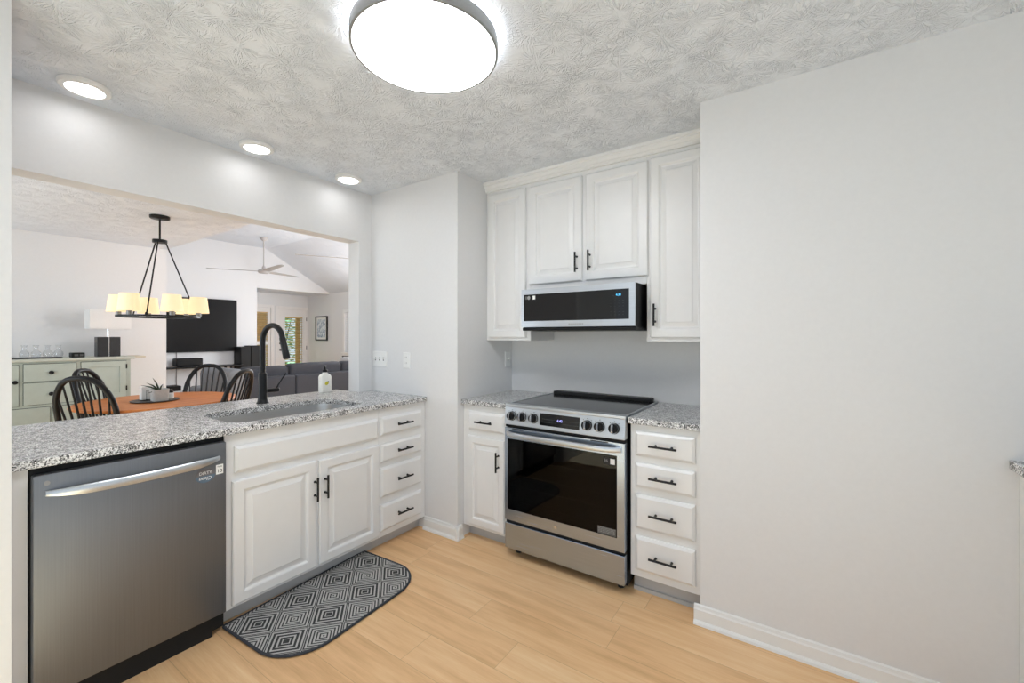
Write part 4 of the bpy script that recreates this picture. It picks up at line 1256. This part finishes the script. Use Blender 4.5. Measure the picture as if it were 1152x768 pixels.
for k in range(6):
    a = A0 + k * PI / 3
    c, s_ = hx + RR * math.cos(a), hy + RR * math.sin(a)
    bm = new(); lathe(bm, [(0.020, RZ + 0.006), (0.020, RZ + 0.05), (0.012, RZ + 0.055), (0.012, RZ + 0.09)], (c, s_, 0), 14); h_ = obj('lamp_holder', bm, 'nickel', t, 40)
    bm = new(); lathe(bm, [(0.083, 1.560), (0.066, 1.708), (0.064, 1.708), (0.081, 1.560)], (c, s_, 0), 32, closed=True); obj('lamp_shade', bm, 'shade', t, 40)

# ------------------------------------------------------------------ living room
t = thing('television', 'large black wall television beyond the dining room', 'television', (-9.95, 3.3, 1.03))
bm = new(); box(bm, -9.96, -9.92, 2.34, 4.243, 1.033, 2.103, 0.004); obj('bezel', bm, 'blackplastic', t)
bm = new(); box(bm, -9.92, -9.9185, 2.35, 4.233, 1.045, 2.095); obj('screen', bm, 'tv', t)
bm = new(); box(bm, -9.999, -9.96, 3.0, 3.6, 1.4, 1.8); obj('wall_bracket', bm, 'blackplastic', t)
t = thing('console_table', 'long thin black metal console table under the television', 'table', (-9.75, 3.3, 0))
bm = new(); box(bm, -9.95, -9.60, 2.35, 4.235, 0.735, 0.762, 0.003); obj('tabletop', bm, 'black', t)
for yy in (2.4, 4.0):
    for xx in (-9.92, -9.66):
        bm = new(); box(bm, xx, xx + 0.035, yy, yy + 0.035, 0, 0.735); obj('leg', bm, 'black', t)
bm = new(); box(bm, -9.94, -9.61, 2.4, 4.03, 0.16, 0.18); obj('shelf', bm, 'black', t)
t = thing('center_speaker', 'black centre speaker on the console below the television', 'speaker', (-9.75, 3.34, 0.762))
bm = new(); box(bm, -9.88, -9.66, 3.10, 3.53, 0.775, 0.925, 0.02); obj('case', bm, 'blackplastic', t)
bm = new(); box(bm, -9.85, -9.68, 3.2, 3.43, 0.762, 0.776); obj('stand', bm, 'black', t)
bm = new(); box(bm, -9.90, -9.62, 2.85, 3.16, 0.18, 0.42, 0.006)
tag(obj('media_box', bm, 'blackplastic'), 'dark box on the low shelf of the console table', 'box')
bm = new(); tube(bm, [(-9.992, 3.205, 1.2), (-9.992, 3.205, 0.1)], 0.008, 8)
tag(obj('cable_cover', bm, 'cordage'), 'thin cable cover running down the wall below the television', 'cable')
def speaker(y0, y1, z1, lab, x1):
    t = thing('floor_speaker', lab, 'speaker', (x1 - 0.15, (y0 + y1) / 2, 0), group='floor speakers beside the television')
    bm = new(); box(bm, x1 - 0.3, x1, y0, y1, 0.66, z1, 0.008); obj('cabinet', bm, 'blackplastic', t)
    bm = new(); box(bm, x1, x1 + 0.008, y0 + 0.012, y1 - 0.012, 0.68, z1 - 0.015, 0.003); obj('grille', bm, 'dark', t)
    bm = new(); box(bm, x1 - 0.17, x1 - 0.13, (y0 + y1) / 2 - 0.02, (y0 + y1) / 2 + 0.02, 0.02, 0.66); box(bm, x1 - 0.3, x1, y0, y1, 0, 0.02); obj('stand', bm, 'black', t)
speaker(4.20, 4.40, 1.125, 'black speaker on a stand beside the television, nearer the screen', -9.66)
speaker(4.42, 4.64, 1.145, 'black speaker on a stand beside the television, nearer the doors', -9.70)

def cushion(bm, x0, x1, y0, y1, z0, z1, r=0.06, lean=0.0, puff=0.03):
    t_ = new(); box(t_, x0, x1, y0, y1, z0, z1, r, 4)
    cx, cy, cz = (x0 + x1) / 2, (y0 + y1) / 2, (z0 + z1) / 2
    for v in t_.verts:
        fy_ = 1 - ((v.co.y - cy) / ((y1 - y0) / 2)) ** 2
        if v.co.z > cz:
            v.co.z += puff * max(0, fy_)
        v.co.x += lean * (v.co.z - z0)
    me = bpy.data.meshes.new('c'); t_.to_mesh(me); t_.free(); bm.from_mesh(me); bpy.data.meshes.remove(me)
t = thing('sofa', 'charcoal grey sofa with its back to the dining room', 'sofa', (-7.0, 4.2, 0))
bm = new(); box(bm, -7.5, -6.5, 2.72, 5.75, 0.08, 0.30, 0.03); obj('base', bm, 'sofa', t)
for xx in (-7.4, -6.6):
    for yy in (2.85, 5.6):
        bm = new(); cyl(bm, (xx, yy, 0), (xx, yy, 0.09), 0.025, seg=12); obj('foot', bm, 'rubber', t, 40)
SE = [(2.72, 3.60), (3.61, 4.66), (4.67, 5.75)]
for a, b in ((2.90, 3.62), (3.625, 5.75)):
    bm = new(); box(bm, -6.72, -6.5, a, b, 0.30, 0.745, 0.03, 3); obj('back_frame', bm, 'sofa', t, 50)
for (a, b), z in zip(((2.92, 3.60), (3.61, 4.52), (4.54, 5.55)), (0.875, 0.90, 0.895)):
    bm = new(); cushion(bm, -6.93, -6.66, a, b, 0.48, z, 0.07, 0.08, 0.035); obj('back_cushion', bm, 'sofa', t, 60)
    bm = new(); cushion(bm, -7.52, -6.92, a, b, 0.30, 0.47, 0.05, 0, 0.02); obj('seat_cushion', bm, 'sofa', t, 60)
bm = new(); cushion(bm, -7.5, -6.52, 5.58, 5.78, 0.30, 0.66, 0.05); obj('arm', bm, 'sofa', t, 60)
bm = new(); cushion(bm, -7.5, -6.49, 2.68, 2.90, 0.30, 0.86, 0.07); o = obj('arm', bm, 'greycush', t, 60); o['label'] = 'padded arm at the sofa end, window light painted as paler grey'  # window light on this end is painted in as a paler grey
t = thing('ottoman', 'pale grey ottoman between dining table and television', 'ottoman', (-7.9, 2.8, 0))
bm = new(); box(bm, -8.4, -7.58, 2.45, 3.2, 0.10, 0.46, 0.05, 3); obj('body', bm, 'lightgrey', t, 50)
for xx in (-8.25, -7.6):
    for yy in (2.5, 3.1):
        bm = new(); cyl(bm, (xx, yy, 0), (xx, yy, 0.11), 0.02, seg=10); obj('leg', bm, 'black', t, 40)
bm = new(); cushion(bm, -8.0, -7.6, 2.72, 3.06, 0.465, 0.55, 0.038, 0, 0.03)
tag(obj('pouf_cushion', bm, 'greycush', None, 60), 'grey rounded cushion lying on the pale ottoman', 'cushion')
t = thing('accent_chair', 'dark-framed armchair with pale cushion behind the sofa end', 'chair', (-8.75, 5.6, 0))
bm = new()
for xx in (-9.0, -8.45):
    tube(bm, [(xx, 5.35, 0), (xx, 5.35, 0.60), (xx, 5.95, 0.60), (xx, 5.95, 0)], 0.016, 8)
tube(bm, [(-8.78, 5.95, 0.3), (-8.76, 5.98, 0.89), (-8.42, 5.98, 0.89), (-8.42, 5.95, 0.3)], 0.018, 8)
obj('frame', bm, 'black', t, 40)
bm = new(); box(bm, -8.98, -8.47, 5.4, 5.9, 0.32, 0.46, 0.04, 3); obj('seat', bm, 'lightgrey', t, 50)
bm = new(); box(bm, -8.74, -8.44, 5.90, 5.965, 0.46, 0.87, 0.02, 3); obj('backrest', bm, 'lightgrey', t, 50)
t = thing('framed_picture', 'black-framed pale print on the wall beside the glazed door', 'picture', (-10.34, 6.44, 1.55))
bm = new()
for a, b, c, d in ((-10.60, -10.57, 1.235, 1.865), (-10.11, -10.08, 1.235, 1.865), (-10.57, -10.11, 1.235, 1.265), (-10.57, -10.11, 1.835, 1.865)):
    fbox(bm, FP, a, b, c, d, 0.001, 0.035)
obj('frame', bm, 'black', t)
bm = new(); fbox(bm, FP, -10.57, -10.11, 1.265, 1.835, 0.001, 0.018); obj('mat_board', bm, 'paper', t)
bm = new(); fbox(bm, FP, -10.53, -10.15, 1.315, 1.785, 0.018, 0.0195); obj('print', bm, 'print', t)

def fan(x, y, ztop, zhub, a0, lab, L=0.80):
    t = thing('ceiling_fan', lab, 'fan', (x, y, ztop), group='ceiling fans of the vaulted room')
    bm = new(); lathe(bm, [(0.075, ztop - 0.002), (0.075, ztop - 0.012), (0.05, ztop - 0.05), (0.02, ztop - 0.075)], (x, y, 0), 24); obj('canopy', bm, 'fan', t, 40)
    bm = new(); cyl(bm, (x, y, ztop - 0.07), (x, y, zhub + 0.07), 0.012, seg=12); obj('downrod', bm, 'fan', t, 40)
    bm = new(); lathe(bm, [(0.015, zhub + 0.11), (0.03, zhub + 0.09), (0.035, zhub + 0.05), (0.09, zhub + 0.03), (0.11, zhub), (0.09, zhub - 0.035), (0.001, zhub - 0.045)], (x, y, 0), 28); obj('motor', bm, 'fan', t, 40)
    for k in range(3):
        a = a0 + k * 2 * PI / 3
        c, s_ = math.cos(a), math.sin(a)
        bm = new(); secs = []
        for i in range(13):
            q = i / 12
            r = 0.06 + L * q
            w = 0.075 * (1 - 0.35 * q) if q < 0.95 else 0.03
            w *= 0.6 + 0.4 * min(1, q * 5)
            tilt = 0.35 * (1 - 0.5 * q)
            row = []
            for sgn, th in ((-1, 0), (-0.3, 0.007), (1, 0), (-0.3, -0.007)):
                off = sgn * w
                zz = zhub + off * math.tan(tilt) * -0.6 + th + 0.02 * q
                row.append(bm.verts.new((x + c * r - s_ * off, y + s_ * r + c * off, zz)))
            secs.append(row)
        for a_, b_ in zip(secs, secs[1:]):
            ring_faces(bm, a_, b_)
        bm.faces.new(secs[0]); bm.faces.new(secs[-1])
        obj('blade', bm, 'fan', t, 50)
fan(-8.91, 4.30, 3.32, 2.64, math.radians(232), 'pale three-blade ceiling fan on a downrod, wholly in view', 0.92)
fan(-5.95, 4.45, 3.32, 2.60, math.radians(235), 'pale ceiling fan of which one blade shows beside the right jamb', 0.95)

# ------------------------------------------------------------------ garden outside the glazed doors
bm = new(); box(bm, -24, -11.25, -6, 18, -0.35, -0.12); struct('ground', bm, 'earth')
def shrub(x, y, h, w, lab, seed):
    random.seed(seed)
    t = thing('garden_shrub', lab, 'shrub', (x, y, -0.12), group='shrubs outside the glazed doors')
    bm = new(); 
    for k in range(5):
        a = k * 1.26
        tube(bm, [(x, y, -0.12), (x + 0.2 * w * math.cos(a), y + 0.2 * w * math.sin(a), h * 0.45), (x + 0.35 * w * math.cos(a), y + 0.35 * w * math.sin(a), h * 0.8)], [0.04, 0.025, 0.01], 6)
    obj('branches', bm, 'slate', t)
    bm = new()
    for i in range(900):
        u = random.gauss(0, 0.3); v = random.gauss(0, 0.3); zz = random.betavariate(2, 1.6) * h
        rot = Matrix.Rotation(random.uniform(0, 6.28), 3, 'Z') @ Matrix.Rotation(random.uniform(-1, 1), 3, 'X')
        c = Vector((x + u * w, y + v * w, zz))
        s_ = random.uniform(0.05, 0.10)
        q = [bm.verts.new(c + rot @ Vector(p)) for p in ((-s_, 0, 0), (0, -s_ * 0.5, 0.01), (s_, 0, 0), (0, s_ * 0.5, 0.01))]
        bm.faces.new(q)
    o = obj('foliage', bm, 'leaf', t); o['kind'] = 'stuff'
shrub(-14.2, 7.3, 2.6, 1.2, 'tall green shrub outside the glazed door', 2)
